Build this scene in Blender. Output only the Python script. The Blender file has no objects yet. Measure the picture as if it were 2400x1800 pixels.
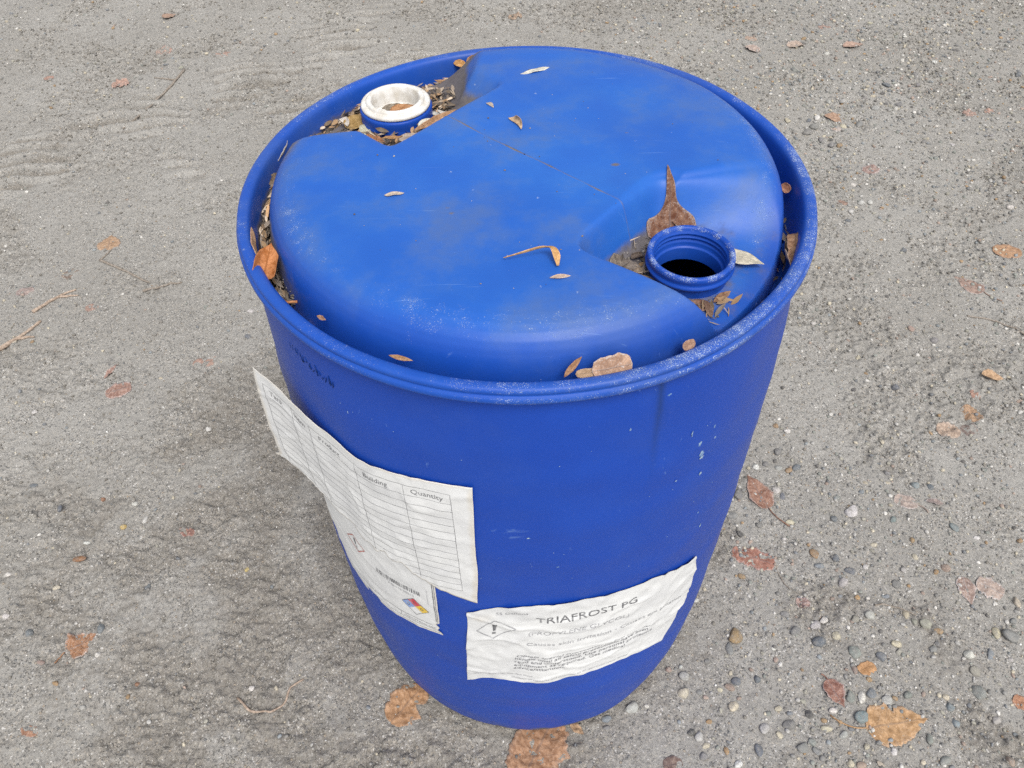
import bpy, bmesh, math, random
import numpy as np
from mathutils import Matrix, Vector

R = math.radians
PI = math.pi
rng = np.random.default_rng(11)
random.seed(5)
scn = bpy.context.scene
COL = scn.collection

# ------------------------------------------------------------------ camera
cam_d = bpy.data.cameras.new('camera')
cam = bpy.data.objects.new('camera', cam_d)
COL.objects.link(cam)
cam_d.sensor_fit = 'HORIZONTAL'
cam_d.sensor_width = 36.0
cam_d.lens = 28.087
cam_d.clip_start = 0.02
cam_d.clip_end = 500.0
cr = Vector((0.99978222, 0.00498299, -0.02026523))
cu = Vector((0.00968758, 0.74928557, 0.66217618))
cf = Vector((-0.01848406, 0.66222829, -0.74907412))
M = Matrix.Identity(4)
for i in range(3):
    M[i][0] = cr[i]; M[i][1] = cu[i]; M[i][2] = -cf[i]
M[0][3], M[1][3], M[2][3] = 0.0, -0.70039, 1.35276
cam.matrix_world = M
scn.camera = cam

# ------------------------------------------------------------------ light (grey overcast day)
SUN_EL, SUN_AZ = 58.0, 160.0         # azimuth from +Y clockwise: behind the viewer's right shoulder
world = bpy.data.worlds.new('World')
scn.world = world
world.use_nodes = True
nt = world.node_tree
nt.nodes.clear()
sky = nt.nodes.new('ShaderNodeTexSky')
sky.sky_type = 'NISHITA'
sky.sun_disc = False
sky.sun_elevation = R(SUN_EL)
sky.sun_rotation = R(SUN_AZ)
sky.altitude = 300
sky.air_density = 1.0
sky.dust_density = 4.0
sky.ozone_density = 1.0
hs = nt.nodes.new('ShaderNodeHueSaturation')      # cloud cover: the blue is greyed out
hs.inputs['Saturation'].default_value = 0.20
bg = nt.nodes.new('ShaderNodeBackground')
bg.inputs['Strength'].default_value = 0.12
wo = nt.nodes.new('ShaderNodeOutputWorld')
nt.links.new(sky.outputs[0], hs.inputs['Color'])
nt.links.new(hs.outputs[0], bg.inputs['Color'])
nt.links.new(bg.outputs[0], wo.inputs['Surface'])

sun_d = bpy.data.lights.new('sun', 'SUN')
sun_d.energy = 1.4
sun_d.angle = R(28)
sun_d.color = (1.0, 0.965, 0.92)
sun = bpy.data.objects.new('sun', sun_d)
COL.objects.link(sun)
az, el = R(SUN_AZ), R(SUN_EL)
to_sun = Vector((math.sin(az) * math.cos(el), math.cos(az) * math.cos(el), math.sin(el)))
sun.rotation_euler = to_sun.to_track_quat('Z', 'Y').to_euler()

scn.view_settings.view_transform = 'Standard'
scn.view_settings.look = 'None'
scn.view_settings.exposure = 0.6
scn.view_settings.gamma = 1.0
scn.view_settings.use_curve_mapping = False
scn.cycles.use_denoising = False
scn.cycles.max_bounces = 6

# ------------------------------------------------------------------ noise in numpy
def _hash(ix, iy, seed):
    h = (ix.astype(np.int64) * 374761393 + iy.astype(np.int64) * 668265263 + seed * 974634551) & 0xFFFFFFFF
    h = ((h ^ (h >> 13)) * 1274126177) & 0xFFFFFFFF
    return (h ^ (h >> 16)) & 0xFFFFFFFF

def perlin(x, y, seed=0):
    x = np.asarray(x, float); y = np.asarray(y, float)
    ix = np.floor(x); iy = np.floor(y)
    fx = x - ix; fy = y - iy
    ux = fx * fx * fx * (fx * (fx * 6 - 15) + 10)
    uy = fy * fy * fy * (fy * (fy * 6 - 15) + 10)
    def g(a, b):
        ang = _hash(ix + a, iy + b, seed) * (2 * PI / 4294967296.0)
        return np.cos(ang) * (fx - a) + np.sin(ang) * (fy - b)
    n0 = g(0, 0) * (1 - ux) + g(1, 0) * ux
    n1 = g(0, 1) * (1 - ux) + g(1, 1) * ux
    return (n0 * (1 - uy) + n1 * uy) * 1.5

def sstep(a, b, x):
    t = np.clip((x - a) / (b - a), 0, 1)
    return t * t * (3 - 2 * t)

# ------------------------------------------------------------------ mesh helpers
def new_mesh(name, V, F, smooth=True):
    V = np.ascontiguousarray(V, dtype=np.float32)
    F = np.ascontiguousarray(F, dtype=np.int32)
    me = bpy.data.meshes.new(name)
    n = F.shape[1]
    me.vertices.add(len(V)); me.vertices.foreach_set('co', V.ravel())
    me.loops.add(F.size); me.loops.foreach_set('vertex_index', F.ravel())
    me.polygons.add(len(F))
    me.polygons.foreach_set('loop_start', np.arange(0, F.size, n, dtype=np.int32))
    me.polygons.foreach_set('loop_total', np.full(len(F), n, dtype=np.int32))
    me.update(calc_edges=True)
    me.validate()
    if smooth:
        me.polygons.foreach_set('use_smooth', np.ones(len(me.polygons), dtype=bool))
    return me

def fattr(me, name, data):
    a = me.attributes.new(name, 'FLOAT', 'POINT')
    a.data.foreach_set('value', np.ascontiguousarray(data, dtype=np.float32).ravel())

def cattr(me, name, rgb):
    a = me.attributes.new(name, 'FLOAT_COLOR', 'POINT')
    c = np.ones((len(rgb), 4), dtype=np.float32); c[:, :3] = rgb
    a.data.foreach_set('color', c.ravel())

def obj(name, me, mat=None, parent=None, loc=None):
    o = bpy.data.objects.new(name, me)
    COL.objects.link(o)
    if mat is not None and me is not None and len(me.materials) == 0:
        me.materials.append(mat)
    if parent is not None:
        o.parent = parent
    if loc is not None:
        o.location = loc
    return o

def tag(o, label=None, cat=None, group=None, kind=None):
    if label: o['label'] = label
    if cat: o['category'] = cat
    if group: o['group'] = group
    if kind: o['kind'] = kind
    return o

def empty(name, loc=(0, 0, 0)):
    o = bpy.data.objects.new(name, None)
    o.empty_display_size = 0.05
    COL.objects.link(o)
    o.location = loc
    return o

def grid_faces(nu, nv, wrap_v=False):
    i = np.arange(nu - 1)[:, None]
    m = nv if wrap_v else nv - 1
    j = np.arange(m)[None, :]
    a = i * nv + j
    b = i * nv + (j + 1) % nv
    return np.stack([a, a + nv, b + nv, b], -1).reshape(-1, 4) if False else \
        np.stack([a + 0 * b, (i + 1) * nv + j, (i + 1) * nv + (j + 1) % nv, b], -1).reshape(-1, 4)

def lathe(name, prof, seg=256, wob=0.0, seed=0, cx=0.0, cy=0.0):
    """surface of revolution; profile (r, z) runs so that faces look outwards"""
    prof = np.array(prof, float)
    th = np.linspace(0, 2 * PI, seg, endpoint=False)
    rr = prof[:, 0][:, None] * np.ones(seg)[None]
    if wob:
        rr = rr + wob * perlin(th[None] * 3.0 + 7 * seed, prof[:, 1][:, None] * 25.0 + 0 * th[None], seed)
    V = np.stack([cx + rr * np.cos(th), cy + rr * np.sin(th), prof[:, 1][:, None] + 0 * rr], -1).reshape(-1, 3)
    F = grid_faces(len(prof), seg, True)[:, ::-1]
    return new_mesh(name, V, F), V

def tube_arrays(pts, rad, seg=6, cap=True):
    pts = np.array(pts, float)
    rad = np.broadcast_to(np.array(rad, float), (len(pts),))
    tg = np.gradient(pts, axis=0)
    tg /= np.linalg.norm(tg, axis=1)[:, None] + 1e-12
    up = np.array([0, 0, 1.0])
    s = np.cross(tg, up)
    bad = np.linalg.norm(s, axis=1) < 1e-3
    s[bad] = np.cross(tg[bad], [1.0, 0, 0])
    s /= np.linalg.norm(s, axis=1)[:, None]
    t = np.cross(s, tg)
    a = np.linspace(0, 2 * PI, seg, endpoint=False)
    V = pts[:, None] + rad[:, None, None] * (np.cos(a)[None, :, None] * s[:, None] + np.sin(a)[None, :, None] * t[:, None])
    V = V.reshape(-1, 3)
    F = grid_faces(len(pts), seg, True)
    if cap:
        n = len(V)
        V = np.vstack([V, pts[0], pts[-1]])
        k = np.arange(seg); k2 = (k + 1) % seg
        b = (len(pts) - 1) * seg
        F = np.vstack([F, np.stack([np.full(seg, n), k2 * 0 + k, k2, np.full(seg, n)], -1)[:, [0, 1, 2, 2]],
                       np.stack([np.full(seg, n + 1), b + k2, b + k, b + k], -1)])
    return V, F

def faces_mixed(name, V, F, smooth=True):
    """quads where the last index may repeat (then a triangle)"""
    me = bpy.data.meshes.new(name)
    L = [tuple(dict.fromkeys(f)) for f in F.tolist()]
    me.from_pydata([tuple(v) for v in V.tolist()], [], L)
    if smooth:
        me.polygons.foreach_set('use_smooth', np.ones(len(me.polygons), dtype=bool))
    me.update()
    return me

def tube(name, pts, rad, seg=6):
    return faces_mixed(name, *tube_arrays(pts, rad, seg))

# ------------------------------------------------------------------ material helpers
class NT:
    def __init__(s, name):
        s.m = bpy.data.materials.new(name)
        s.m.use_nodes = True
        s.t = s.m.node_tree
        s.t.nodes.clear()
        s.out = s.t.nodes.new('ShaderNodeOutputMaterial')
        s.b = s.t.nodes.new('ShaderNodeBsdfPrincipled')
        s.t.links.new(s.b.outputs[0], s.out.inputs['Surface'])
    def n(s, typ, **kw):
        x = s.t.nodes.new(typ)
        for k, v in kw.items():
            setattr(x, k, v)
        return x
    def l(s, a, b):
        s.t.links.new(a, b)
    def val(s, sock, v):
        if hasattr(v, 'is_output'): s.l(v, sock)
        else: sock.default_value = v
    def obj_co(s):
        return s.n('ShaderNodeTexCoord').outputs['Object']
    def attr(s, name):
        return s.n('ShaderNodeAttribute', attribute_name=name)
    def noise(s, vec, scale, detail=3, rough=0.55, out='Fac'):
        x = s.n('ShaderNodeTexNoise')
        x.inputs['Scale'].default_value = scale
        x.inputs['Detail'].default_value = detail
        x.inputs['Roughness'].default_value = rough
        if vec is not None: s.l(vec, x.inputs['Vector'])
        return x.outputs[out]
    def vor(s, vec, scale, feature='F1', out='Distance', rnd=1.0):
        x = s.n('ShaderNodeTexVoronoi', feature=feature)
        x.inputs['Scale'].default_value = scale
        x.inputs['Randomness'].default_value = rnd
        if vec is not None: s.l(vec, x.inputs['Vector'])
        return x.outputs[out]
    def math(s, op, a, b=0.0, clamp=False):
        x = s.n('ShaderNodeMath', operation=op, use_clamp=clamp)
        s.val(x.inputs[0], a); s.val(x.inputs[1], b)
        return x.outputs[0]
    def rng(s, v, a, b, c=0.0, d=1.0, smooth=True):
        x = s.n('ShaderNodeMapRange', interpolation_type='SMOOTHSTEP' if smooth else 'LINEAR')
        s.val(x.inputs['Value'], v)
        for k, w in zip(('From Min', 'From Max', 'To Min', 'To Max'), (a, b, c, d)):
            s.val(x.inputs[k], w)
        return x.outputs[0]
    def mix(s, f, a, b, mode='MIX'):
        x = s.n('ShaderNodeMix', data_type='RGBA', blend_type=mode)
        s.val(x.inputs[0], f)
        for i, c in ((6, a), (7, b)):
            if hasattr(c, 'is_output'): s.l(c, x.inputs[i])
            else: x.inputs[i].default_value = (*c, 1) if len(c) == 3 else c
        return x.outputs[2]
    def ramp(s, f, stops, interp='LINEAR'):
        x = s.n('ShaderNodeValToRGB')
        x.color_ramp.interpolation = interp
        while len(x.color_ramp.elements) < len(stops): x.color_ramp.elements.new(0.5)
        for e, (p, c) in zip(x.color_ramp.elements, stops):
            e.position = p; e.color = (*c, 1)
        s.l(f, x.inputs[0])
        return x.outputs[0]
    def bump(s, h, strength=0.3, dist=0.002, normal=None):
        x = s.n('ShaderNodeBump')
        x.inputs['Strength'].default_value = strength
        x.inputs['Distance'].default_value = dist
        s.l(h, x.inputs['Height'])
        if normal is not None: s.l(normal, x.inputs['Normal'])
        return x.outputs[0]
    def set(s, **kw):
        for k, v in kw.items():
            k = k.replace('_', ' ')
            s.val(s.b.inputs[k], (*v, 1) if isinstance(v, tuple) and len(v) == 3 else v)
        return s.m

# ------------------------------------------------------------------ materials
def mat_ground():
    t = NT('gravelly_ground')
    co = t.obj_co()
    damp_shade = t.attr('damp_shade').outputs['Fac']
    fine = t.noise(co, 260, 4, 0.65)
    mid = t.noise(co, 28, 5, 0.6)
    big = t.noise(co, 2.3, 4, 0.55)
    dry = t.mix(t.rng(big, 0.35, 0.65), (0.340, 0.329, 0.306), (0.282, 0.270, 0.247))
    wet = t.mix(fine, (0.115, 0.098, 0.078), (0.225, 0.200, 0.168))  # moist earth tone, also used for the painted shade
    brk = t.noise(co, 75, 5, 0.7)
    dm = t.rng(t.math('ADD', damp_shade, t.math('MULTIPLY', t.math('SUBTRACT', t.math('ADD', mid, brk), 1.0), 1.3)), 0.22, 0.95, 0.0, 0.80)
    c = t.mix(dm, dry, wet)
    # sand and grit grains
    g1 = t.vor(co, 430, out='Color')
    sep = t.n('ShaderNodeSeparateColor'); t.l(g1, sep.inputs[0])
    grain = t.ramp(sep.outputs[0], [(0.0, (0.075, 0.072, 0.068)), (0.22, (0.20, 0.19, 0.175)), (0.5, (0.30, 0.285, 0.26)), (0.72, (0.33, 0.30, 0.25)), (0.86, (0.42, 0.38, 0.33)), (0.95, (0.62, 0.60, 0.57))], 'CONSTANT')
    gm = t.math('MULTIPLY', t.rng(sep.outputs[1], 0.42, 0.5), t.rng(t.noise(co, 11, 3), 0.33, 0.62, 0.35, 0.85))
    c = t.mix(gm, c, grain)
    g2 = t.vor(co, 165, out='Color')
    sep2 = t.n('ShaderNodeSeparateColor'); t.l(g2, sep2.inputs[0])
    d2 = t.vor(co, 165, out='Distance')
    grit = t.ramp(sep2.outputs[0], [(0.0, (0.13, 0.135, 0.14)), (0.35, (0.27, 0.25, 0.22)), (0.6, (0.35, 0.29, 0.22)), (0.8, (0.5, 0.47, 0.43))], 'CONSTANT')
    gm2 = t.math('MULTIPLY', t.rng(sep2.outputs[1], 0.80, 0.83), t.rng(d2, 0.42, 0.30))
    c = t.mix(t.math('MULTIPLY', gm2, 0.8), c, grit)
    c = t.mix(t.rng(fine, 0.30, 0.75, 0.0, 0.35), c, (0.42, 0.405, 0.38))
    h = t.math('ADD', t.math('MULTIPLY', fine, 0.5), t.math('MULTIPLY', t.noise(co, 900, 2), 0.25))
    h = t.math('ADD', h, t.math('MULTIPLY', gm2, 0.6))
    nb = t.bump(h, 0.9, 0.0035)
    return t.set(Base_Color=c, Roughness=0.93, Normal=nb, Specular_IOR_Level=0.2)

def mat_plastic():
    t = NT('blue_polyethylene')
    co = t.obj_co()
    fr = t.attr('frost').outputs['Fac']
    dirt = t.attr('dirt').outputs['Fac']
    skylight_smear = t.attr('skylight_smear').outputs['Fac']
    n1 = t.noise(co, 9, 4)
    base = t.mix(t.rng(n1, 0.3, 0.7), (0.0055, 0.045, 0.345), (0.0070, 0.053, 0.385))
    # lighter azure: sky light painted onto the top, in chalky streaks and patches
    patch = t.noise(co, 15, 5, 0.6)
    base = t.mix(t.math('MULTIPLY', skylight_smear, t.rng(patch, 0.30, 0.78, 0.55, 0.85)), base, (0.027, 0.165, 0.55))
    # wiped grey smears
    sm = t.math('MULTIPLY', skylight_smear, t.rng(t.noise(co, 7.5, 6, 0.68), 0.45, 0.72, 0.0, 0.62))
    base = t.mix(sm, base, (0.105, 0.130, 0.200))
    # fine scuffs, mostly in one direction
    mpn = t.n('ShaderNodeMapping'); mpn.inputs['Rotation'].default_value = (0.15, 0.1, 0.5); mpn.inputs['Scale'].default_value = (9, 420, 60)
    t.l(co, mpn.inputs['Vector'])
    scf = t.math('MULTIPLY', t.rng(t.noise(mpn.outputs[0], 1.0, 3, 0.6), 0.66, 0.74), t.rng(t.noise(co, 13, 4, 0.6), 0.48, 0.66))
    mp2 = t.n('ShaderNodeMapping'); mp2.inputs['Rotation'].default_value = (0.0, 0.2, -0.9); mp2.inputs['Scale'].default_value = (14, 300, 90)
    t.l(co, mp2.inputs['Vector'])
    scf2 = t.math('MULTIPLY', t.rng(t.noise(mp2.outputs[0], 1.0, 3, 0.6), 0.68, 0.75), t.rng(t.noise(co, 9, 4, 0.6), 0.50, 0.66))
    base = t.mix(t.math('MULTIPLY', t.math('MAXIMUM', scf, scf2), 0.32), base, (0.20, 0.34, 0.62))
    base = t.mix(t.attr('wet').outputs['Fac'], base, (0.010, 0.030, 0.085))
    # brown-grey silt
    dn = t.math('ADD', dirt, t.math('MULTIPLY', t.math('SUBTRACT', t.noise(co, 55, 5, 0.65), 0.5), 0.7))
    dmask = t.rng(dn, 0.32, 0.75, 0.0, 0.93)
    silt = t.mix(t.noise(co, 160, 4), (0.085, 0.068, 0.052), (0.21, 0.185, 0.155))
    base = t.mix(dmask, base, silt)
    # frost: clumped fine crystals
    clump = t.noise(co, 70, 5, 0.7)
    cr = t.vor(co, 760)
    cr2 = t.noise(co, 1000, 3, 0.75)
    den = t.math('ADD', t.math('MULTIPLY', fr, 1.0), t.math('MULTIPLY', t.math('SUBTRACT', clump, 0.5), 1.5))
    thr = t.math('SUBTRACT', 0.80, t.math('MULTIPLY', den, 0.30))
    fm = t.rng(t.math('SUBTRACT', cr2, thr), 0.0, 0.10)
    fm = t.math('MULTIPLY', fm, t.rng(fr, 0.02, 0.2))
    # odd pale specks everywhere
    wob = t.n('ShaderNodeVectorMath', operation='MULTIPLY_ADD')
    t.l(t.noise(co, 420, 3, 0.7, 'Color'), wob.inputs[0]); wob.inputs[1].default_value = (0.006, 0.006, 0.006); t.l(co, wob.inputs[2])
    sp = t.n('ShaderNodeSeparateColor'); t.l(t.vor(wob.outputs[0], 130, out='Color'), sp.inputs[0])
    spk = t.math('MULTIPLY', t.rng(sp.outputs[0], 0.955, 0.958), t.rng(t.vor(wob.outputs[0], 130), t.math('MULTIPLY', sp.outputs[1], 0.22), 0.0))
    spk = t.math('MULTIPLY', spk, t.rng(fr, 0.0, 0.05))
    fm = t.math('MAXIMUM', fm, t.math('MULTIPLY', spk, 0.75))
    haze = t.math('MULTIPLY', t.rng(den, 0.45, 1.4), 0.05)
    c = t.mix(t.math('MAXIMUM', t.math('MULTIPLY', fm, 0.60), haze), base, (0.66, 0.78, 0.92))
    rough = t.rng(n1, 0.3, 0.7, 0.40, 0.50)
    rough = t.mix(t.math('MAXIMUM', fm, dmask), rough, (0.85, 0.85, 0.85))
    h = t.math('ADD', t.math('MULTIPLY', t.noise(co, 330, 2), 0.15), t.math('MULTIPLY', fm, 0.8))
    h = t.math('ADD', h, t.math('MULTIPLY', dmask, t.noise(co, 240, 4)))
    nb = t.bump(h, 0.5, 0.0012)
    return t.set(Base_Color=c, Roughness=rough, Normal=nb, Specular_IOR_Level=0.30)

def mat_simple(name, col, rough=0.7, var=0.15, scale=120, bump=0.2, spec=0.3, col2=None, bscale=None):
    t = NT(name)
    co = t.obj_co()
    n = t.noise(co, scale, 4, 0.6)
    c2 = col2 or tuple(x * (1 - var) for x in col)
    c = t.mix(t.rng(n, 0.3, 0.7), col, c2)
    nb = t.bump(t.noise(co, bscale or scale * 2, 3), bump, 0.001)
    return t.set(Base_Color=c, Roughness=rough, Normal=nb, Specular_IOR_Level=spec)

def mat_paper():
    t = NT('weathered_paper')
    co = t.obj_co()
    n = t.noise(co, 22, 4, 0.6)
    c = t.mix(t.rng(n, 0.35, 0.7), (0.745, 0.75, 0.742), (0.67, 0.675, 0.675))
    st = t.attr('stain').outputs['Fac']
    sn = t.rng(t.math('ADD', st, t.math('MULTIPLY', t.math('SUBTRACT', t.noise(co, 60, 4), 0.5), 0.5)), 0.35, 0.9)
    c = t.mix(t.math('MULTIPLY', sn, 0.6), c, (0.60, 0.53, 0.42))
    nb = t.bump(t.noise(co, 75, 5, 0.6), 0.30, 0.002)
    return t.set(Base_Color=c, Roughness=0.62, Normal=nb, Specular_IOR_Level=0.3)

def mat_print(name, col, fade=0.0, paper=(0.70, 0.705, 0.70)):
    t = NT(name)
    co = t.obj_co()
    f = t.rng(t.noise(co, 110, 4), 0.42, 0.7, fade * 0.4, min(1.0, fade + 0.25))
    return t.set(Base_Color=t.mix(f, col, paper), Roughness=0.7, Specular_IOR_Level=0.15)

def mat_leaf():
    t = NT('dead_leaf')
    oi = t.n('ShaderNodeObjectInfo')
    co = t.obj_co()
    vv = t.attr('lv').outputs['Fac']      # -1..1 across the blade
    tt = t.attr('lt').outputs['Fac']      # 0..1 along the blade
    edge = t.attr('le').outputs['Fac']    # 1 at the margin
    n = t.noise(co, 170, 4, 0.65)
    n2 = t.noise(co, 520, 3, 0.6)
    dark = t.mix(0.55, oi.outputs['Color'], (0.02, 0.012, 0.008))
    light = t.mix(0.22, oi.outputs['Color'], (0.75, 0.62, 0.45))
    c = t.mix(t.rng(n, 0.30, 0.72), dark, light)
    c = t.mix(0.25, c, oi.outputs['Color'])
    c = t.mix(t.rng(n2, 0.60, 0.75, 0.0, 0.45), c, dark)
    mid = t.rng(t.math('ABSOLUTE', vv), 0.07, 0.02)
    sv = t.math('ABSOLUTE', t.math('SUBTRACT', t.math('FRACT', t.math('SUBTRACT', t.math('MULTIPLY', tt, 9.0), t.math('MULTIPLY', t.math('ABSOLUTE', vv), 2.2))), 0.5))
    side = t.math('MULTIPLY', t.rng(sv, 0.10, 0.04), 0.45)
    c = t.mix(t.math('MULTIPLY', t.math('MAXIMUM', mid, side), 0.7), c, dark)
    fa = oi.outputs['Alpha']
    rim = t.rng(t.math('ADD', edge, t.math('MULTIPLY', t.math('SUBTRACT', n2, 0.5), 1.1)), 0.80, 1.05)
    veins = t.math('MULTIPLY', t.math('MAXIMUM', mid, side), 0.25)
    cr = t.rng(t.noise(co, 700, 3, 0.7), 0.56, 0.66)
    f = t.math('MAXIMUM', t.math('MULTIPLY', rim, 0.62), t.math('MULTIPLY', cr, t.rng(n, 0.4, 0.65)))
    f = t.math('MULTIPLY', t.math('MAXIMUM', f, veins), fa, True)
    c = t.mix(f, c, (0.72, 0.73, 0.74))
    h = t.math('ADD', t.math('MULTIPLY', n, 0.5), t.math('MULTIPLY', t.math('MAXIMUM', mid, side), 0.6))
    return t.set(Base_Color=c, Roughness=0.75, Normal=t.bump(h, 0.5, 0.0012), Specular_IOR_Level=0.25)

def mat_pebble():
    t = NT('river_pebble')
    oi = t.n('ShaderNodeObjectInfo')
    co = t.obj_co()
    mp = t.n('ShaderNodeVectorMath', operation='ADD')
    t.l(co, mp.inputs[0])
    cx = t.n('ShaderNodeCombineXYZ')
    for i in range(3): t.l(t.math('MULTIPLY', oi.outputs['Random'], 7.0 + i), cx.inputs[i])
    t.l(cx.outputs[0], mp.inputs[1])
    p = mp.outputs[0]
    n = t.noise(p, 2.4, 4, 0.6)
    c = t.mix(t.rng(n, 0.3, 0.7), t.mix(0.3, oi.outputs['Color'], (0.05, 0.05, 0.05)), oi.outputs['Color'])
    c = t.mix(t.rng(t.noise(p, 9, 3), 0.56, 0.72, 0.0, 0.4), c, (0.5, 0.48, 0.45))
    dust = t.rng(t.noise(p, 1.7, 5, 0.65), 0.42, 0.72, 0.0, 0.75)
    c = t.mix(dust, c, (0.29, 0.275, 0.25))
    return t.set(Base_Color=c, Roughness=0.72, Normal=t.bump(t.noise(p, 7, 4), 0.25, 0.3), Specular_IOR_Level=0.3)

def mat_vcol(name, rough=0.85, scale=300):
    t = NT(name)
    a = t.attr('col').outputs['Color']
    n = t.noise(t.obj_co(), scale, 3)
    c = t.mix(t.rng(n, 0.3, 0.7, 0.0, 0.35), a, (0.27, 0.255, 0.23))
    return t.set(Base_Color=c, Roughness=rough, Specular_IOR_Level=0.2, Normal=t.bump(n, 0.3, 0.001))

MG = mat_ground()
MP = mat_plastic()
MW = mat_simple('white_plug_plastic', (0.80, 0.79, 0.765), 0.5, 0.04, 75, 0.15, 0.35, (0.60, 0.565, 0.50))
MSILT = mat_simple('silt_dirt', (0.13, 0.105, 0.08), 0.95, 0.5, 260, 0.9, 0.1, (0.30, 0.265, 0.22))
MPAPER = mat_paper()
MINK = mat_print('black_ink', (0.07, 0.07, 0.08), 0.25)
MGREY = mat_print('faded_grey_ink', (0.27, 0.27, 0.29), 0.5)
MGREY2 = mat_print('smudged_dark_ink', (0.09, 0.09, 0.11), 0.3)
MRED = mat_print('red_ink', (0.55, 0.055, 0.08), 0.05)
MREDF = mat_print('faded_red_ink', (0.45, 0.12, 0.09), 0.25)
MBLU = mat_print('blue_ink', (0.22, 0.33, 0.62), 0.15)
MYEL = mat_print('yellow_ink', (0.78, 0.52, 0.03), 0.05)
MMARK = mat_print('marker_ink', (0.008, 0.018, 0.07), 0.5, (0.006, 0.06, 0.36))
ML = mat_leaf()
MPEB = mat_pebble()
MVC = mat_vcol('mixed_grit')
MLIT = mat_vcol('leaf_litter_mix', 0.9, 200)
MTWIG = mat_simple('grey_twig_bark', (0.20, 0.165, 0.13), 0.9, 0.45, 220, 0.6, 0.15, (0.36, 0.32, 0.28))
MTWIGL = mat_simple('pale_peeled_twig', (0.50, 0.40, 0.32), 0.85, 0.45, 200, 0.6, 0.2, (0.28, 0.21, 0.16))
MFLECK = mat_simple('dried_splash', (0.36, 0.46, 0.54), 0.8, 0.3, 300, 0.4, 0.2, (0.10, 0.20, 0.42))

# ------------------------------------------------------------------ ground
TRACKS = [(-1.62, 1.36, -0.55, 2.32, 0.17, 1), (-1.02, 1.40, -0.35, 2.0, 0.14, 2)]

def track_mask(x, y):
    """tyre tread prints running away to the far left: (ridge pattern, churned-soil mask)"""
    bars = np.zeros_like(x); churn = np.zeros_like(x)
    for x0, y0, x1, y1, hw, sd in TRACKS:
        d = np.array([x1 - x0, y1 - y0]); Ln = np.hypot(*d); d /= Ln
        u = (x - x0) * d[0] + (y - y0) * d[1]
        v = -(x - x0) * d[1] + (y - y0) * d[0]
        v = v + 0.05 * perlin(u * 2.0, 0 * u, 40 + sd)
        patch = sstep(-0.05, 0.30, perlin(u * 2.6 + 3 * sd, v * 2.0, 50 + sd) + 0.12)
        m = sstep(hw, hw * 0.6, np.abs(v)) * sstep(-0.1, 0.05, u) * sstep(Ln + 0.2, Ln - 0.1, u) * patch
        yy = y - 0.18 * x + 0.02 * perlin(x * 9, y * 9, 60 + sd)
        w = np.sin(2 * PI * yy / 0.066)
        bars += m * sstep(-0.2, 0.9, w)
        churn += m * sstep(0.35, -0.5, w)
    return np.clip(bars, 0, 1), np.clip(churn, 0, 1)

def clod_mask(x, y):
    m = sstep(0.03, 0.42, perlin(x * 3.1 + 11, y * 3.1, 21) + 0.45 * perlin(x * 9, y * 9, 22))
    near = sstep(0.75, 0.38, np.hypot(x + 0.42, (y - 0.03) * 1.1))   # loose earth by the drum's left foot
    return np.clip(m + 0.75 * near * sstep(-0.35, 0.3, perlin(x * 7, y * 7, 23)), 0, 1)

def ground_z(x, y, full=False):
    x = np.asarray(x, float); y = np.asarray(y, float)
    rad = np.hypot(x, y)
    near = sstep(9.0, 3.5, rad)
    base = 0.012 * perlin(x * 0.9, y * 0.9, 1) + 0.006 * perlin(x * 2.7, y * 2.7, 2)
    flat = sstep(0.24, 0.55, rad)
    base = base * flat
    clod = clod_mask(x, y)
    bars, churn = track_mask(x, y)
    m1 = perlin(x * 14, y * 14, 3); m2 = perlin(x * 33, y * 33, 4)
    m3 = perlin(x * 75, y * 75, 5); m4 = perlin(x * 150, y * 150, 6)
    rough = 0.32 + 1.0 * np.clip(clod + churn * 1.0, 0, 1.3) + 0.35 * sstep(0.75, 0.4, np.hypot(x + 0.42, y - 0.0))
    det = 0.0016 * m1 + rough * (0.0034 * m2 + 0.0042 * np.maximum(m3, -0.2) + 0.0024 * m4)
    det += 0.0045 * clod * np.clip(m2 + 0.5 * m3, 0, 1.2) - 0.003 * clod
    z = base + near * (det + 0.018 * bars - 0.011 * churn)
    z = z - 0.004 * sstep(0.30, 0.24, rad)
    if full:
        damp_shade = np.clip(0.05 + (0.30 + 0.32 * sstep(1.1, 0.5, np.hypot(x, y))) * clod + 1.5 * churn + 0.22 * perlin(x * 1.7, y * 1.7, 31) + 0.30 * sstep(0.7, 0.35, np.hypot(x + 0.40, y + 0.02)) + 0.35 * sstep(0.46, 0.27, np.hypot(x, y)) + 0.16 * sstep(0.5, -0.2, y), 0, 1)  # moist soil, painted shade round the drum and in tread grooves, darker towards front
        return z, damp_shade
    return z

def lines(a, b, step, lo, hi, g=1.16):
    L = [a]
    x = a
    core = np.arange(a, b, step).tolist()
    left, s, x = [], step, a
    while x > lo:
        s *= g; x -= s; left.append(x)
    right, s, x = [], step, core[-1]
    while x < hi:
        s *= g; x += s; right.append(x)
    return np.array(left[::-1] + core + right)

def axis_y():
    out = [-0.40]; s = 0.0030
    while out[-1] < 2.75:
        y = out[-1]
        s = 0.0030 + 0.0034 * max(0, y - 0.2) / 2.4
        out.append(y + s)
    s = 0.01
    while out[-1] < 80: s *= 1.18; out.append(out[-1] + s)
    lo = [-0.40]; s = 0.004
    while lo[-1] > -80: s *= 1.2; lo.append(lo[-1] - s)
    return np.array(lo[:0:-1] + out)

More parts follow.
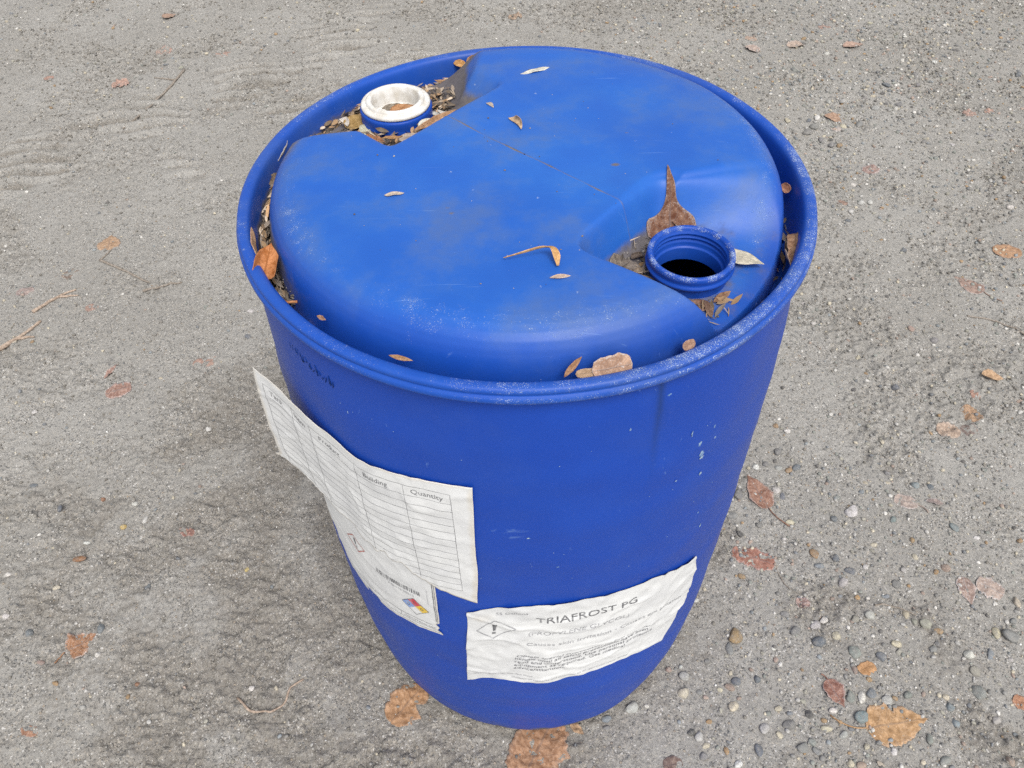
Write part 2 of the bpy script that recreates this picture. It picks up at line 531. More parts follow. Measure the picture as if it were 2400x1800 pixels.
def axis_x():
    out = [0.0]
    while out[-1] < 2.2:
        out.append(out[-1] + 0.0029 + 0.0040 * max(0, out[-1] - 0.8) / 1.4)
    s = 0.01
    while out[-1] < 80: s *= 1.2; out.append(out[-1] + s)
    a = np.array(out)
    return np.concatenate([-a[:0:-1], a])

gx, gy = axis_x(), axis_y()
X, Y = np.meshgrid(gx, gy, indexing='ij')
Z, DAMP_SHADE = ground_z(X, Y, True)
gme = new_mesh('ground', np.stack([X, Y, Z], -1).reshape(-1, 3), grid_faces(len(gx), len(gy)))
fattr(gme, 'damp_shade', DAMP_SHADE)
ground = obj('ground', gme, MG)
tag(ground, kind='structure')
del X, Y, Z, DAMP_SHADE

# ------------------------------------------------------------------ drum
drum = empty('plastic_drum')
tag(drum, 'large blue plastic drum with white plug, open bung and torn paper labels', 'drum')

BODY_Z = np.array([0.030, 0.12, 0.35, 0.60, 0.80, 0.8615])
BODY_R = np.array([0.2690, 0.2831, 0.2904, 0.2936, 0.2840, 0.2812])

def body_r(z):
    z = np.asarray(z, float)
    # monotone-ish smooth curve through the fitted radii
    c = np.polyfit(BODY_Z, BODY_R, 4)
    return np.polyval(c, z)

zs = np.concatenate([np.linspace(0.036, 0.85, 90), [0.856, 0.8605]])
prof = [(0.0005, 0.006), (0.20, 0.006), (0.222, 0.004), (0.232, 0.0), (0.244, 0.0005), (0.2535, 0.005), (0.2600, 0.012), (0.2645, 0.021)]
prof += [(float(body_r(z)), float(z)) for z in zs]
bme, bv = lathe('body', prof, 320, 0.0012, 3)
th = np.arctan2(bv[:, 1], bv[:, 0])
z = bv[:, 2]
frb = 0.05 + 0.0 * z
stain = np.exp(-((np.degrees(th) + 66.3 + 0.8 * perlin(z * 14, 0 * z, 8)) / 0.75) ** 2) * sstep(0.70, 0.86, z) * 0.75
foot = sstep(0.11, 0.01, z) * 0.58 + 0.30 * sstep(0.25, 0.08, z) * sstep(0.1, 0.5, perlin(th * 5, z * 20, 9))  # mud splashes, plus contact shade and ground reflection painted brown at the base
fattr(bme, 'frost', frb * 0); fattr(bme, 'wet', np.clip(stain * 0.85, 0, 1)); fattr(bme, 'dirt', np.clip(foot, 0, 1)); fattr(bme, 'skylight_smear', np.full(len(bv), 0.10))
body = obj('body', bme, MP, drum)

rim_prof = [(0.2808, 0.8598), (0.2822, 0.8618), (0.2860, 0.8632), (0.2902, 0.8640), (0.2917, 0.8652), (0.2922, 0.8670), (0.2920, 0.8695),
            (0.2912, 0.8712), (0.2898, 0.8722), (0.2892, 0.8730), (0.2896, 0.8742), (0.2900, 0.8758), (0.2896, 0.8778), (0.2884, 0.8792),
            (0.2865, 0.8799), (0.2835, 0.8800), (0.2806, 0.8793), (0.2786, 0.8778), (0.2774, 0.8755), (0.2766, 0.8720),
            (0.2756, 0.864), (0.2744, 0.852), (0.2732, 0.842), (0.2712, 0.8345), (0.2680, 0.8315), (0.2630, 0.8310)]
rme, rv = lathe('rim', rim_prof, 512, 0.0006, 4)
rr = np.hypot(rv[:, 0], rv[:, 1]); th = np.arctan2(rv[:, 1], rv[:, 0]); z = rv[:, 2]
fr = 0.75 * sstep(0.871, 0.879, z) * sstep(0.277, 0.281, rr) + 0.75 * np.exp(-((rr - 0.2915) / 0.0016) ** 2) * (z < 0.872) + 0.45 * (z < 0.8645)
fr = fr * (0.8 + 0.7 * perlin(th * 2.2, 0 * th, 12)) + 0.30 * sstep(R(75), R(20), np.abs(th + R(30))) * (z > 0.863) * (rr > 0.277)
inner = sstep(0.2775, 0.2755, rr)
side = sstep(R(60), R(35), np.abs((th - R(165) + PI) % (2 * PI) - PI))
drt = inner * (sstep(0.862, 0.838, z) * 0.35 + sstep(0.876, 0.846, z) * 0.62 * side)
fattr(rme, 'frost', np.clip(fr, 0, 1)); fattr(rme, 'dirt', drt); fattr(rme, 'skylight_smear', 0.35 + 0 * z)
obj('rim', rme, MP, drum)

# domed head with two sunken bung pockets
AX = R(138.0)
ca, sa = math.cos(AX), math.sin(AX)
BUNG1 = (-0.1476, 0.1495)      # far left, with the white plug
BUNG2 = (0.1520, -0.1245)      # near right, open
HEAD_R = [0, .20, .217, .228, .2365, .2438, .2495, .2540, .2573, .2598, .2620, .2640, .2662]
HEAD_Z = [.9065, .9055, .9048, .9035, .9012, .8978, .8935, .8875, .8800, .870, .857, .843, .8305]

def pocket_z(x, y, sgn):
    al = sgn * (x * ca + y * sa)
    pe = (-x * sa + y * ca)
    # rounded-box distance; the pocket flares outwards a little
    if sgn > 0:      # pocket of the plugged bung
        dp = np.maximum(pe - (0.056 + 0.75 * np.clip(al - 0.165, 0, 0.1)), 0) / (0.026 + 0.45 * np.clip(al - 0.160, 0, 0.1))
        dn = np.maximum(-pe - (0.050 + 0.70 * np.clip(al - 0.165, 0, 0.1)), 0) / (0.055 + 0.90 * np.clip(al - 0.160, 0, 0.1))
        dx = np.maximum(0.137 - al, 0) / 0.027
    else:            # pocket of the open bung
        dp = np.maximum(pe - (0.052 - 0.14 * np.clip(al - 0.15, 0, 0.12)), 0) / 0.029
        dn = np.maximum(-pe - (0.030 + 0.50 * np.clip(al - 0.14, 0, 0.12)), 0) / (0.038 + 0.95 * np.clip(al - 0.14, 0, 0.1))
        dx = np.maximum(0.142 - al, 0) / 0.024
    ex = 5.0 if sgn > 0 else 2.4
    d = (dx ** ex + np.maximum(dn, dp) ** ex) ** (1 / ex)
    return 0.858 - 0.05 * np.clip(al - 0.20, 0, 0.08) + sstep(-0.05, 1.05, d) * 0.052 + np.maximum(d - 1, 0) * 0.05

def smin(a, b, k):
    h = np.clip(0.5 + 0.5 * (b - a) / k, 0, 1)
    return b * (1 - h) + a * h - k * h * (1 - h)

def head_z(x, y):
    x = np.asarray(x, float); y = np.asarray(y, float)
    r = np.hypot(x, y)
    zd = np.interp(r, HEAD_R, HEAD_Z)
    flat = sstep(0.26, 0.2, r)
    zd = zd + flat * (0.0022 * perlin(x * 9, y * 9, 14) + 0.0010 * perlin(x * 22, y * 22, 15))
    zd = zd + 0.016 * np.maximum(0, x) * sstep(0.262, 0.235, r) * sstep(0.22, 0.12, y)
    zz = smin(zd, pocket_z(x, y, 1), 0.0045)
    far = sstep(0.02, -0.05, -x * sa + y * ca)
    zz = smin(zz, pocket_z(x, y, -1), 0.0035 + 0.012 * far)
    return np.where(r > 0.2665, 0.8312, zz)

rad = np.concatenate([np.linspace(0.0008, 0.20, 96), np.linspace(0.2015, 0.2662, 66)])
tha = np.linspace(0, 2 * PI, 640, endpoint=False)
RR, TT = np.meshgrid(rad, tha, indexing='ij')
hx, hy = RR * np.cos(TT), RR * np.sin(TT)
hz = head_z(hx, hy)
pe = -hx * sa + hy * ca
seam = np.exp(-(pe / 0.0011) ** 2)
hz = hz + 0.0005 * seam * (RR < 0.25)
HV = np.stack([hx, hy, hz], -1).reshape(-1, 3)
HF = grid_faces(len(rad), len(tha), True)
cen = HV[HF].mean(1)
keep = (np.hypot(cen[:, 0] - BUNG1[0], cen[:, 1] - BUNG1[1]) > 0.0345) & (np.hypot(cen[:, 0] - BUNG2[0], cen[:, 1] - BUNG2[1]) > 0.0345)
hme = new_mesh('head', HV, HF[keep])
r = np.hypot(HV[:, 0], HV[:, 1]); thh = np.arctan2(HV[:, 1], HV[:, 0])
fr = 0.50 * np.exp(-((r - 0.238) / 0.016) ** 2) * (0.62 + 0.75 * perlin(thh * 2.0, r * 12, 16) + 0.25 * np.cos(thh + R(60)) + 0.35 * np.exp(-((np.degrees(thh) - 2) / 18) ** 2))
fr += 0.20 + 0.16 * perlin(HV[:, 0] * 8, HV[:, 1] * 8, 17)
pz = np.minimum(pocket_z(HV[:, 0], HV[:, 1], 1), pocket_z(HV[:, 0], HV[:, 1], -1))
p1 = sstep(0.906, 0.868, pocket_z(HV[:, 0], HV[:, 1], 1)); p2 = sstep(0.884, 0.857, pocket_z(HV[:, 0], HV[:, 1], -1))
al = HV[:, 0] * ca + HV[:, 1] * sa; pe = -HV[:, 0] * sa + HV[:, 1] * ca
d1 = 0.95 * p1
d2 = p2 * np.clip(0.92 - 9 * np.clip(-al - 0.19, 0, 1) - 5 * np.clip(-pe - 0.01, 0, 1), 0.36, 1)
sl = np.exp(-(pe / 0.0017) ** 2) * (0.60 + 0.3 * perlin(al * 30, 0 * al, 18)) * (np.abs(al) < 0.25) * sstep(-0.20, -0.1, -al)
mt = sstep(0.250, 0.262, r) * (0.25 + 0.6 * sstep(R(65), R(30), np.abs((thh - R(165) + PI) % (2 * PI) - PI)))
back = 0.75 * sstep(0.215, 0.25, r) * sstep(R(28), R(8), np.abs(thh - R(112)))
spots = 0 * r
for sx, sy, sr_, sv_ in ((0.089, -0.020, 0.0065, 0.75), (0.105, 0.035, 0.004, 0.6), (-0.072, -0.085, 0.0045, 0.55), (-0.068, -0.094, 0.005, 0.7), (-0.02, 0.03, 0.03, 0.18), (0.045, -0.03, 0.035, 0.15)):
    spots = np.maximum(spots, sv_ * np.exp(-(((HV[:, 0] - sx) / sr_) ** 2 + ((HV[:, 1] - sy) / (sr_ * 0.6)) ** 2)))
shl = 0.62 * sstep(0.222, 0.250, r) * sstep(R(26), R(8), np.abs((thh - R(164) + PI) % (2 * PI) - PI))
drt = np.clip(np.maximum.reduce([d1, d2, sl, mt, back, spots, shl]), 0, 1)
fattr(hme, 'frost', np.clip(fr * (1 - 0.8 * drt), 0, 1)); fattr(hme, 'dirt', drt)
fattr(hme, 'skylight_smear', np.clip(0.80 + 0.2 * np.exp(-(pe / 0.055) ** 2) - 0.5 * sstep(0.235, 0.258, r), 0, 1.4))  # painted sky light strongest on the flat top; smears follow the seam
obj('head', hme, MP, drum)

def neck(name, c, prof, frost, parent=drum, dirt=0.0):
    me, v = lathe(name, prof, 128, 0.0, 1, 0, 0)
    zz = v[:, 2]; q = np.hypot(v[:, 0], v[:, 1])
    t = np.arctan2(v[:, 1], v[:, 0])
    f = frost * sstep(0.876, 0.8795, zz) * (0.7 + 0.6 * perlin(t * 3, zz * 0, 19))
    fattr(me, 'frost', np.clip(f, 0, 1.6)); fattr(me, 'dirt', dirt * sstep(0.866, 0.855, zz)); fattr(me, 'skylight_smear', 0.25 + 0 * zz)
    return obj(name, me, MP, parent, (c[0], c[1], 0))

open_prof = [(0.0375, 0.846), (0.0375, 0.8630), (0.0385, 0.8655), (0.0412, 0.8668), (0.0419, 0.8682), (0.0417, 0.8697), (0.0404, 0.8706), (0.0400, 0.8722), (0.0408, 0.8745),
             (0.0412, 0.8770), (0.0408, 0.8792), (0.0398, 0.8802), (0.0380, 0.8804), (0.0364, 0.8796), (0.0357, 0.8780), (0.0354, 0.8760),
             (0.0341, 0.8748), (0.0338, 0.8738), (0.0352, 0.8726), (0.0354, 0.8712), (0.0340, 0.8702), (0.0337, 0.8692), (0.0351, 0.8680), (0.0352, 0.8665),
             (0.0338, 0.8656), (0.0336, 0.8640), (0.0335, 0.8608), (0.0330, 0.8600), (0.0316, 0.8596), (0.0314, 0.8588), (0.0312, 0.846)]
neck('bung_neck', BUNG2, [(a_ * 0.98, b_ + 0.002) for a_, b_ in open_prof], 1.15)
plug_neck_prof = [(0.0375, 0.846), (0.0375, 0.8560), (0.0392, 0.8590), (0.0412, 0.8605), (0.0416, 0.8620), (0.0410, 0.8635), (0.0408, 0.8650), (0.0414, 0.8690), (0.0416, 0.8730),
                  (0.0412, 0.8750), (0.0402, 0.8760), (0.0385, 0.8762), (0.0375, 0.8755), (0.0370, 0.86), (0.0370, 0.846)]
neck('bung_neck', BUNG1, [(a_, b_ + 0.003) for a_, b_ in plug_neck_prof], 0.25)
plug_prof = [(0.0366, 0.852), (0.0366, 0.8755), (0.0378, 0.8764), (0.0394, 0.8770), (0.0399, 0.8784), (0.0397, 0.8800), (0.0386, 0.8812), (0.0364, 0.8818), (0.0347, 0.8817),
             (0.0341, 0.8812), (0.0338, 0.8818), (0.0335, 0.8838), (0.0322, 0.8850), (0.0300, 0.8852), (0.0284, 0.8846), (0.0276, 0.8830), (0.0270, 0.875), (0.0262, 0.866), (0.0255, 0.8625), (0.0002, 0.8618)]
pme, pv = lathe('plug', plug_prof, 128)
plug = obj('bung_plug', pme, MW, drum, (BUNG1[0], BUNG1[1], 0.003))
plug['label'] = 'white plastic bung plug with a hollow centre'
# square lug inside the plug, and the mud lying in it
bm = bmesh.new()
bmesh.ops.create_cube(bm, size=1.0)
bmesh.ops.scale(bm, vec=(0.011, 0.012, 0.012), verts=bm.verts)
bmesh.ops.bevel(bm, geom=bm.edges[:], offset=0.0012, segments=2, affect='EDGES')
bmesh.ops.translate(bm, vec=(-0.0205, -0.008, 0.868), verts=bm.verts)
me = bpy.data.meshes.new('lug'); bm.to_mesh(me); bm.free()
obj('wrench_lug', me, MW, plug)
q = np.linspace(0, 1, 16)[:, None]; a = np.linspace(0, 2 * PI, 48, endpoint=False)[None]
mx, my = 0.0262 * q * np.cos(a), 0.0262 * q * np.sin(a)
V = np.stack([mx, my, 0.8640 + 0.0016 * perlin(mx * 120, my * 120, 71) + 0.0022 * perlin(mx * 45, my * 45, 72) + 0 * mx], -1).reshape(-1, 3)
obj('mud', new_mesh('mud', V, grid_faces(16, 48, True)), MSILT, plug)

# handwriting in faded marker under the rim
def on_body(thd, z, off=0.0):
    a = np.radians(thd); rr_ = body_r(z) + off
    return np.stack([rr_ * np.cos(a), rr_ * np.sin(a), np.asarray(z, float) + 0 * a], -1)

Vs, Fs, n0 = [], [], 0
wr = random.Random(4)
pos = -141.0
for k in range(15):
    wdt = 0.75
    zc = 0.824 - 0.006 * (pos + 141) / 13
    m = wr.randint(3, 5)
    pts = [(pos + wdt * wr.uniform(0.0, 1.0), zc + wr.uniform(-0.0065, 0.0065)) for _ in range(m)]
    tt = np.linspace(0, m - 1, m * 4)
    P = on_body(np.interp(tt, range(m), [p[0] for p in pts]), np.interp(tt, range(m), [p[1] for p in pts]), 0.0004)
    V, F = tube_arrays(P, 0.00045, 5)
    Vs.append(V); Fs.append(F + n0); n0 += len(V)
    pos += 0.92
obj('marker_writing', faces_mixed('marker_writing', np.vstack(Vs), np.vstack(Fs)), MMARK, drum)

# dried pale splashes on the side
Vs, Fs, n0 = [], [], 0
fl = random.Random(8)
spots = [(-55.4, .741, .007, .004), (-54.3, .722, .009, .006), (-54.0, .716, .006, .005), (-51.2, .736, .004, .003), (-53.3, .686, .006, .003), (-71.7, .806, .003, .0016),
         (-64.6, .834, .003, .004), (-58, .765, .008, .002), (-52, .755, .004, .002), (-60, .70, .002, .002), (-50.5, .60, .004, .002), (-96, .62, .002, .002), (-90, .66, .002, .003), (-48, .56, .007, .002), (-84, .60, .002, .003), (-125, .79, .003, .001)]
spots += [(fl.uniform(-135, -45), fl.uniform(0.1, 0.82), fl.uniform(.0004, .0011), fl.uniform(.0004, .0011)) for _ in range(90)]
for thd, zc, hh, ww in spots:
    k = 10
    a = np.linspace(0, 2 * PI, k, endpoint=False)
    q = np.array([fl.uniform(0.2, 0.8) for _ in range(k)])
    P = on_body(thd + np.degrees(ww * q * np.cos(a) / 0.29), zc + hh * q * np.sin(a), 0.0004)
    C0 = on_body(np.array([thd]), np.array([zc]), 0.0009)
    Vs.append(np.vstack([P, C0]))
    Fs.append(np.stack([np.arange(k), (np.arange(k) + 1) % k, np.full(k, k), np.full(k, k)], -1) + n0); n0 += k + 1
o = obj('dried_splashes', faces_mixed('dried_splashes', np.vstack(Vs), np.vstack(Fs)), MFLECK, drum)
o['kind'] = 'stuff'

# ------------------------------------------------------------------ paper labels on the drum
class Sheet:
    """a paper sheet given by four edge curves in (arc, height) on the drum; arc s is measured from th0 leftwards or rightwards"""
    def __init__(s, top, bottom, left, right, mapf, wr=0.0012, seed=1, lift=0.0009, edge_lift=0.0):
        s.top, s.bottom, s.left, s.right = [np.array(c, float) for c in (top, bottom, left, right)]
        s.mapf, s.wr, s.seed, s.lift, s.el = mapf, wr, seed, lift, edge_lift
    @staticmethod
    def _c(c, t):
        d = np.concatenate([[0], np.cumsum(np.hypot(*np.diff(c, axis=0).T))]); d /= d[-1]
        return np.stack([np.interp(t, d, c[:, 0]), np.interp(t, d, c[:, 1])], -1)
    def flat(s, u, v):
        u = np.asarray(u, float); v = np.asarray(v, float)
        T, B = s._c(s.top, u), s._c(s.bottom, u)
        L, Q = s._c(s.left, v), s._c(s.right, v)
        tl, tr, bl, br = s.top[0], s.top[-1], s.bottom[0], s.bottom[-1]
        u_, v_ = u[..., None], v[..., None]
        return (1 - v_) * B + v_ * T + (1 - u_) * L + u_ * Q - ((1 - u_) * (1 - v_) * bl + u_ * (1 - v_) * br + (1 - u_) * v_ * tl + u_ * v_ * tr)
    def pos(s, u, v, off=0.0):
        p = s.flat(u, v)
        a, z = p[..., 0], p[..., 1]
        w = s.wr * (0.5 + 0.9 * perlin(a * 26 + z * 14, z * 30 - a * 9, s.seed)) + 0.5 * s.wr * perlin(a * 70, z * 60, s.seed + 1)
        ridge = np.maximum(0, 1 - np.abs(perlin(a * 11 + z * 8, z * 13 - a * 5, s.seed + 2)) * 7) * s.wr * 0.9
        e = np.minimum.reduce([u, 1 - u, v, 1 - v])
        w = np.maximum(w, 0) + ridge + s.el * sstep(0.08, 0.0, e)
        return s.mapf(a, z, s.lift + w + off)
    def mesh(s, name, nu=90, nv=70, cut=None, stain=None):
        U, V = np.meshgrid(np.linspace(0, 1, nu), np.linspace(0, 1, nv), indexing='ij')
        P = s.pos(U, V).reshape(-1, 3)
        F = grid_faces(nu, nv)[:, ::-1]
        if cut is not None:
            k = cut(U.ravel(), V.ravel())
            F = F[~k[F].any(1)]
        me = new_mesh(name, P, F)
        e = np.minimum.reduce([U, 1 - U, V, 1 - V]).ravel()
        st = 0.75 * sstep(0.05, 0.0, e) if stain is None else stain(U.ravel(), V.ravel(), e)
        fattr(me, 'stain', st)
        return me

def smooth_poly(p, n=60):
    """resample a polyline through a Catmull-Rom curve"""
    p = np.array(p, float)
    q = np.vstack([2 * p[0] - p[1], p, 2 * p[-1] - p[-2]])
    out = []
    for i in range(1, len(q) - 2):
        t = np.linspace(0, 1, 8, endpoint=False)[:, None]
        a, b, c, d = q[i - 1], q[i], q[i + 1], q[i + 2]
        out.append(0.5 * (2 * b + (c - a) * t + (2 * a - 5 * b + 4 * c - d) * t ** 2 + (3 * b - 3 * c + d - a) * t ** 3))
    return np.vstack(out + [p[-1:]])

DEG = PI / 180 * 0.2925

def map_plain(th0):
    def f(s, z, off):
        a = R(th0) + s / 0.2925
        q = body_r(z) + off
        return np.stack([q * np.cos(a), q * np.sin(a), z + 0 * a], -1)
    return f

def text_mesh(s, size):
    cu_ = bpy.data.curves.new('t', 'FONT')
    cu_.body = s; cu_.size = size; cu_.resolution_u = 3
    o = bpy.data.objects.new('t', cu_)
    COL.objects.link(o)
    dg = bpy.context.evaluated_depsgraph_get()
    me = bpy.data.meshes.new_from_object(o.evaluated_get(dg))
    bm_ = bmesh.new(); bm_.from_mesh(me)
    bmesh.ops.triangulate(bm_, faces=bm_.faces[:])
    for _ in range(3):
        lg = [e for e in bm_.edges if e.calc_length() > 0.0028]
        if not lg: break
        bmesh.ops.subdivide_edges(bm_, edges=lg, cuts=1)
        bmesh.ops.triangulate(bm_, faces=bm_.faces[:])
    V = np.array([v.co[:] for v in bm_.verts]) if bm_.verts else np.zeros((0, 3))
    F = np.array([[v.index for v in f.verts] for f in bm_.faces]) if bm_.faces else np.zeros((0, 3), int)
    bm_.free()
    bpy.data.meshes.remove(me); bpy.data.objects.remove(o); bpy.data.curves.remove(cu_)
    return V, F

class Print:
    """print collected in flat sheet coordinates (metres from the lower left corner), then laid on the sheet"""
    def __init__(s, sheet, w, h):
        s.sh, s.w, s.h = sheet, w, h
        s.V, s.F, s.n = [], [], 0
    def add(s, V, F):
        s.V.append(V[:, :2]); s.F.append(np.asarray(F) + s.n); s.n += len(V)
    def words(s, t, x, y, size, mat, parent, sx=1.0, off=0.0005):
        p = type(s)(s.sh, s.w, s.h)
        p.text(t, x, y, size, sx)
        return p.build('lettering', mat, parent, off)
    def text(s, t, x, y, size, sx=1.0, bold=0.0):
        V, F = text_mesh(t, size)
        V = V * [sx, 1, 1]
        s.add(V + [x, y, 0], F)
        if bold:
            s.add(V + [x + bold, y, 0], F)
    def line(s, x0, y0, x1, y1, w=0.0006, n=40):
        t = np.linspace(0, 1, n)
        d = np.array([x1 - x0, y1 - y0]); d = d / np.hypot(*d)
        nx, ny = -d[1] * w / 2, d[0] * w / 2
        cx_, cy_ = x0 + (x1 - x0) * t, y0 + (y1 - y0) * t
        V = np.concatenate([np.stack([cx_ + nx, cy_ + ny], -1), np.stack([cx_ - nx, cy_ - ny], -1)])
        i = np.arange(n - 1)
        s.add(V, np.concatenate([np.stack([i, i + n, i + 1], -1), np.stack([i + 1, i + n, i + n + 1], -1)]))
    def quad(s, pts, n=10):
        p = np.array(pts, float)
        u, v = np.meshgrid(np.linspace(0, 1, n), np.linspace(0, 1, n), indexing='ij')
        u, v = u[..., None], v[..., None]
        V = ((1 - u) * (1 - v) * p[0] + u * (1 - v) * p[1] + u * v * p[2] + (1 - u) * v * p[3]).reshape(-1, 2)
        f = grid_faces(n, n)
        s.add(V, np.vstack([f[:, [0, 1, 2]], f[:, [0, 2, 3]]]))
    def build(s, name, mat, parent, off=0.0005, keep=None):
        V = np.vstack(s.V); F = np.vstack(s.F)
        u, v = V[:, 0] / s.w, V[:, 1] / s.h
        ok = (u > 0.004) & (u < 0.996) & (v > 0.004) & (v < 0.996)
        if keep is not None: ok &= keep(u, v)
        F = F[ok[F].all(1)]
        P = s.sh.pos(np.clip(u, 0, 1), np.clip(v, 0, 1), off)
        me = new_mesh(name, P, F, False)
        return obj(name, me, mat, parent)

# --- front label: TRIAFROST PG
def sz(th0, L): return [((a - th0) * DEG, z) for a, z in L]
TH_C = -104.2
C_top = smooth_poly(sz(TH_C, [(-104.2, .484), (-99, .503), (-94.3, .513), (-84.2, .519), (-73.6, .517), (-64.4, .511), (-61.5, .511), (-56.3, .5), (-51, .488), (-45.7, .478)]))
C_bot = smooth_poly(sz(TH_C, [(-107, .265), (-101.7, .290), (-96.6, .298), (-92, .294), (-86.8, .286), (-82.5, .291), (-79.4, .297), (-69, .300), (-65, .301), (-58.7, .292), (-50.5, .274)]))
C_left = smooth_poly(sz(TH_C, [(-107, .265), (-106.3, .32), (-105.5, .386), (-104.6, .44), (-104.2, .484)]))
C_right = smooth_poly(sz(TH_C, [(-50.5, .274), (-47.5, .298), (-47.0, .318), (-46.7, .344), (-44.4, .350), (-43.7, .40), (-43.7, .43), (-45.7, .478)]))
shC = Sheet(C_top, C_bot, C_left, C_right, map_plain(TH_C), 0.0016, 101, 0.0008, 0.0003)
def stainC(u, v, e):
    return np.maximum(0.55 * sstep(0.035, 0.0, e), 0.62 * np.exp(-(((u - 0.07) / 0.09) ** 2 + ((v - 0.90) / 0.10) ** 2)))
labC = obj('paper_label', shC.mesh('paper_label', 110, 80, stain=stainC), MPAPER, drum)
labC['label'] = 'creased white label low on the front with product name'
WC, HC = 0.300, 0.222
pr = Print(shC, WC, HC)
pr.text('TRIAFROST PG', 0.084, 0.178, 0.0192, 0.92)
pr.build('lettering', MINK, labC)
pr = Print(shC, WC, HC)
pr.words('55 Gallons', 0.040, 0.203, 0.0085, MGREY, labC)
pr.words('(PROPYLENE GLYCOL)', 0.077, 0.146, 0.0115, MGREY, labC)
pr.words('Causes skin irritation - Causes eye irritation', 0.077, 0.117, 0.0112, MGREY, labC, 1.02)
for i, s_ in enumerate(('Obtain special instructions before use.  Do not', 'handle until all safety precautions have been', 'read and understood. Use personal protective', 'equipment as required. Get medical', 'advice/attention.')):
    pr.words(s_, 0.069, 0.081 - 0.0098 * i, 0.0098, MGREY2, labC, 0.98)
pr = Print(shC, WC, HC)
pr.words('P405 Store locked up. See data sheet', 0.012, 0.021, 0.0055, MGREY, labC)
pr.words('Dispose of contents and container to an approved waste facility', 0.070, 0.010, 0.0055, MGREY, labC, 1.1)
pr = Print(shC, WC, HC)
cx_, cy_, q = 0.0385, 0.166, 0.024
d4 = [(cx_ - q * 1.02, cy_), (cx_, cy_ - q), (cx_ + q * 1.02, cy_), (cx_, cy_ + q)]
for i in range(4): pr.line(*d4[i], *d4[(i + 1) % 4], 0.0016, 16)
pr.build('hazard_diamond', MGREY, labC)
pr = Print(shC, WC, HC)
pr.quad([(cx_ - 0.0016, cy_ - 0.005), (cx_ + 0.0016, cy_ - 0.005), (cx_ + 0.0032, cy_ + 0.013), (cx_ - 0.0032, cy_ + 0.013)], 6)
pr.quad([(cx_ - 0.0022, cy_ - 0.013), (cx_ + 0.0022, cy_ - 0.013), (cx_ + 0.0022, cy_ - 0.0085), (cx_ - 0.0022, cy_ - 0.0085)], 5)
pr.build('exclamation_mark', MINK, labC)

# --- older hazard label, under the table sheet
TH_B = -152.5
B_top = sz(TH_B, [(-152.5, .60), (-131, .60), (-111.2, .60)])
B_bot = smooth_poly(sz(TH_B, [(-146.0, .398), (-142.9, .385), (-136.7, .375), (-130, .377), (-124.2, .381), (-116.8, .388), (-111.6, .393)]))
B_left = smooth_poly(sz(TH_B, [(-146.0, .398), (-149, .47), (-152.5, .60)]))
B_right = sz(TH_B, [(-111.6, .393), (-111.9, .40), (-112.9, .405), (-112.2, .412), (-113.1, .418), (-112.1, .424), (-111.8, .445), (-111.2, .53), (-111.2, .60)])
shB = Sheet(B_top, B_bot, B_left, B_right, map_plain(TH_B), 0.0006, 131, 0.0007, 0.0)
labB = obj('paper_label', shB.mesh('paper_label', 90, 80), MPAPER, drum)
labB['label'] = 'older hazard label half hidden under the table sheet'
WB, HB = 0.208, 0.215
pr = Print(shB, WB, HB)
pr.line(0.004, 0.026, 0.200, 0.026, 0.0009); pr.line(0.004, 0.012, 0.205, 0.012, 0.0007); pr.line(0.004, 0.005, 0.205, 0.005, 0.0006)
for x_ in (0.075, 0.142): pr.line(x_, 0.012, x_, 0.026, 0.0007, 8)
pr.line(0.2035, 0.040, 0.2035, 0.205, 0.0012, 60); pr.line(0.2058, 0.034, 0.2058, 0.205, 0.0007, 60)
x_ = 0.115
wr = random.Random(2)
while x_ < 0.185:
    w_ = wr.choice((0.0006, 0.0009, 0.0016))
    pr.quad([(x_, 0.098), (x_ + w_, 0.098), (x_ + w_, 0.108), (x_, 0.108)], 3)
    x_ += w_ + wr.choice((0.0007, 0.0012, 0.002))
pr.build('barcode_and_rules', MINK, labB)
pr = Print(shB, WB, HB)
pr.words('INDUSTRIAL USE', 0.148, 0.0155, 0.0075, MGREY, labB)
pr.words('2 08316 55012', 0.132, 0.089, 0.007, MGREY, labB)
pr.line(0.195, 0.120, 0.195, 0.084, 0.0006, 10)
pr.build('barcode_bracket', MGREY, labB)
nx_, ny_, q = 0.172, 0.062, 0.0215
def dia(cx0, cy0, r0): return [(cx0 - r0, cy0), (cx0, cy0 - r0), (cx0 + r0, cy0), (cx0, cy0 + r0)]
h_ = q / 2
for nm, (dx_, dy_), mt_ in (('flammability_diamond', (0, h_), MRED), ('health_diamond', (-h_, 0), MBLU), ('reactivity_diamond', (h_, 0), MYEL)):
    pr = Print(shB, WB, HB); pr.quad(dia(nx_ + dx_, ny_ + dy_, h_), 8); pr.build(nm, mt_, labB)
pr = Print(shB, WB, HB)
D4 = dia(nx_, ny_, q)
for i in range(4): pr.line(*D4[i], *D4[(i + 1) % 4], 0.0009, 12)
for s_, dx_, dy_ in (('0', -h_, 0), ('1', 0, h_), ('0', h_, 0)):
    pr.words(s_, nx_ + dx_ - 0.003, ny_ + dy_ - 0.004, 0.011, MINK, labB, 1.0, 0.0006)
pr.build('diamond_outline', MINK, labB, 0.0006)
ex_, ey_, q = 0.082, 0.128, 0.0175
pr = Print(shB, WB, HB)
D4 = dia(ex_, ey_, q)
for i in range(4): pr.line(*D4[i], *D4[(i + 1) % 4], 0.0016, 14)
pr.build('hazard_diamond', MREDF, labB)
pr = Print(shB, WB, HB)
pr.quad([(ex_ - 0.001, ey_ - 0.003), (ex_ + 0.001, ey_ - 0.003), (ex_ + 0.0019, ey_ + 0.010), (ex_ - 0.0019, ey_ + 0.010)], 4)
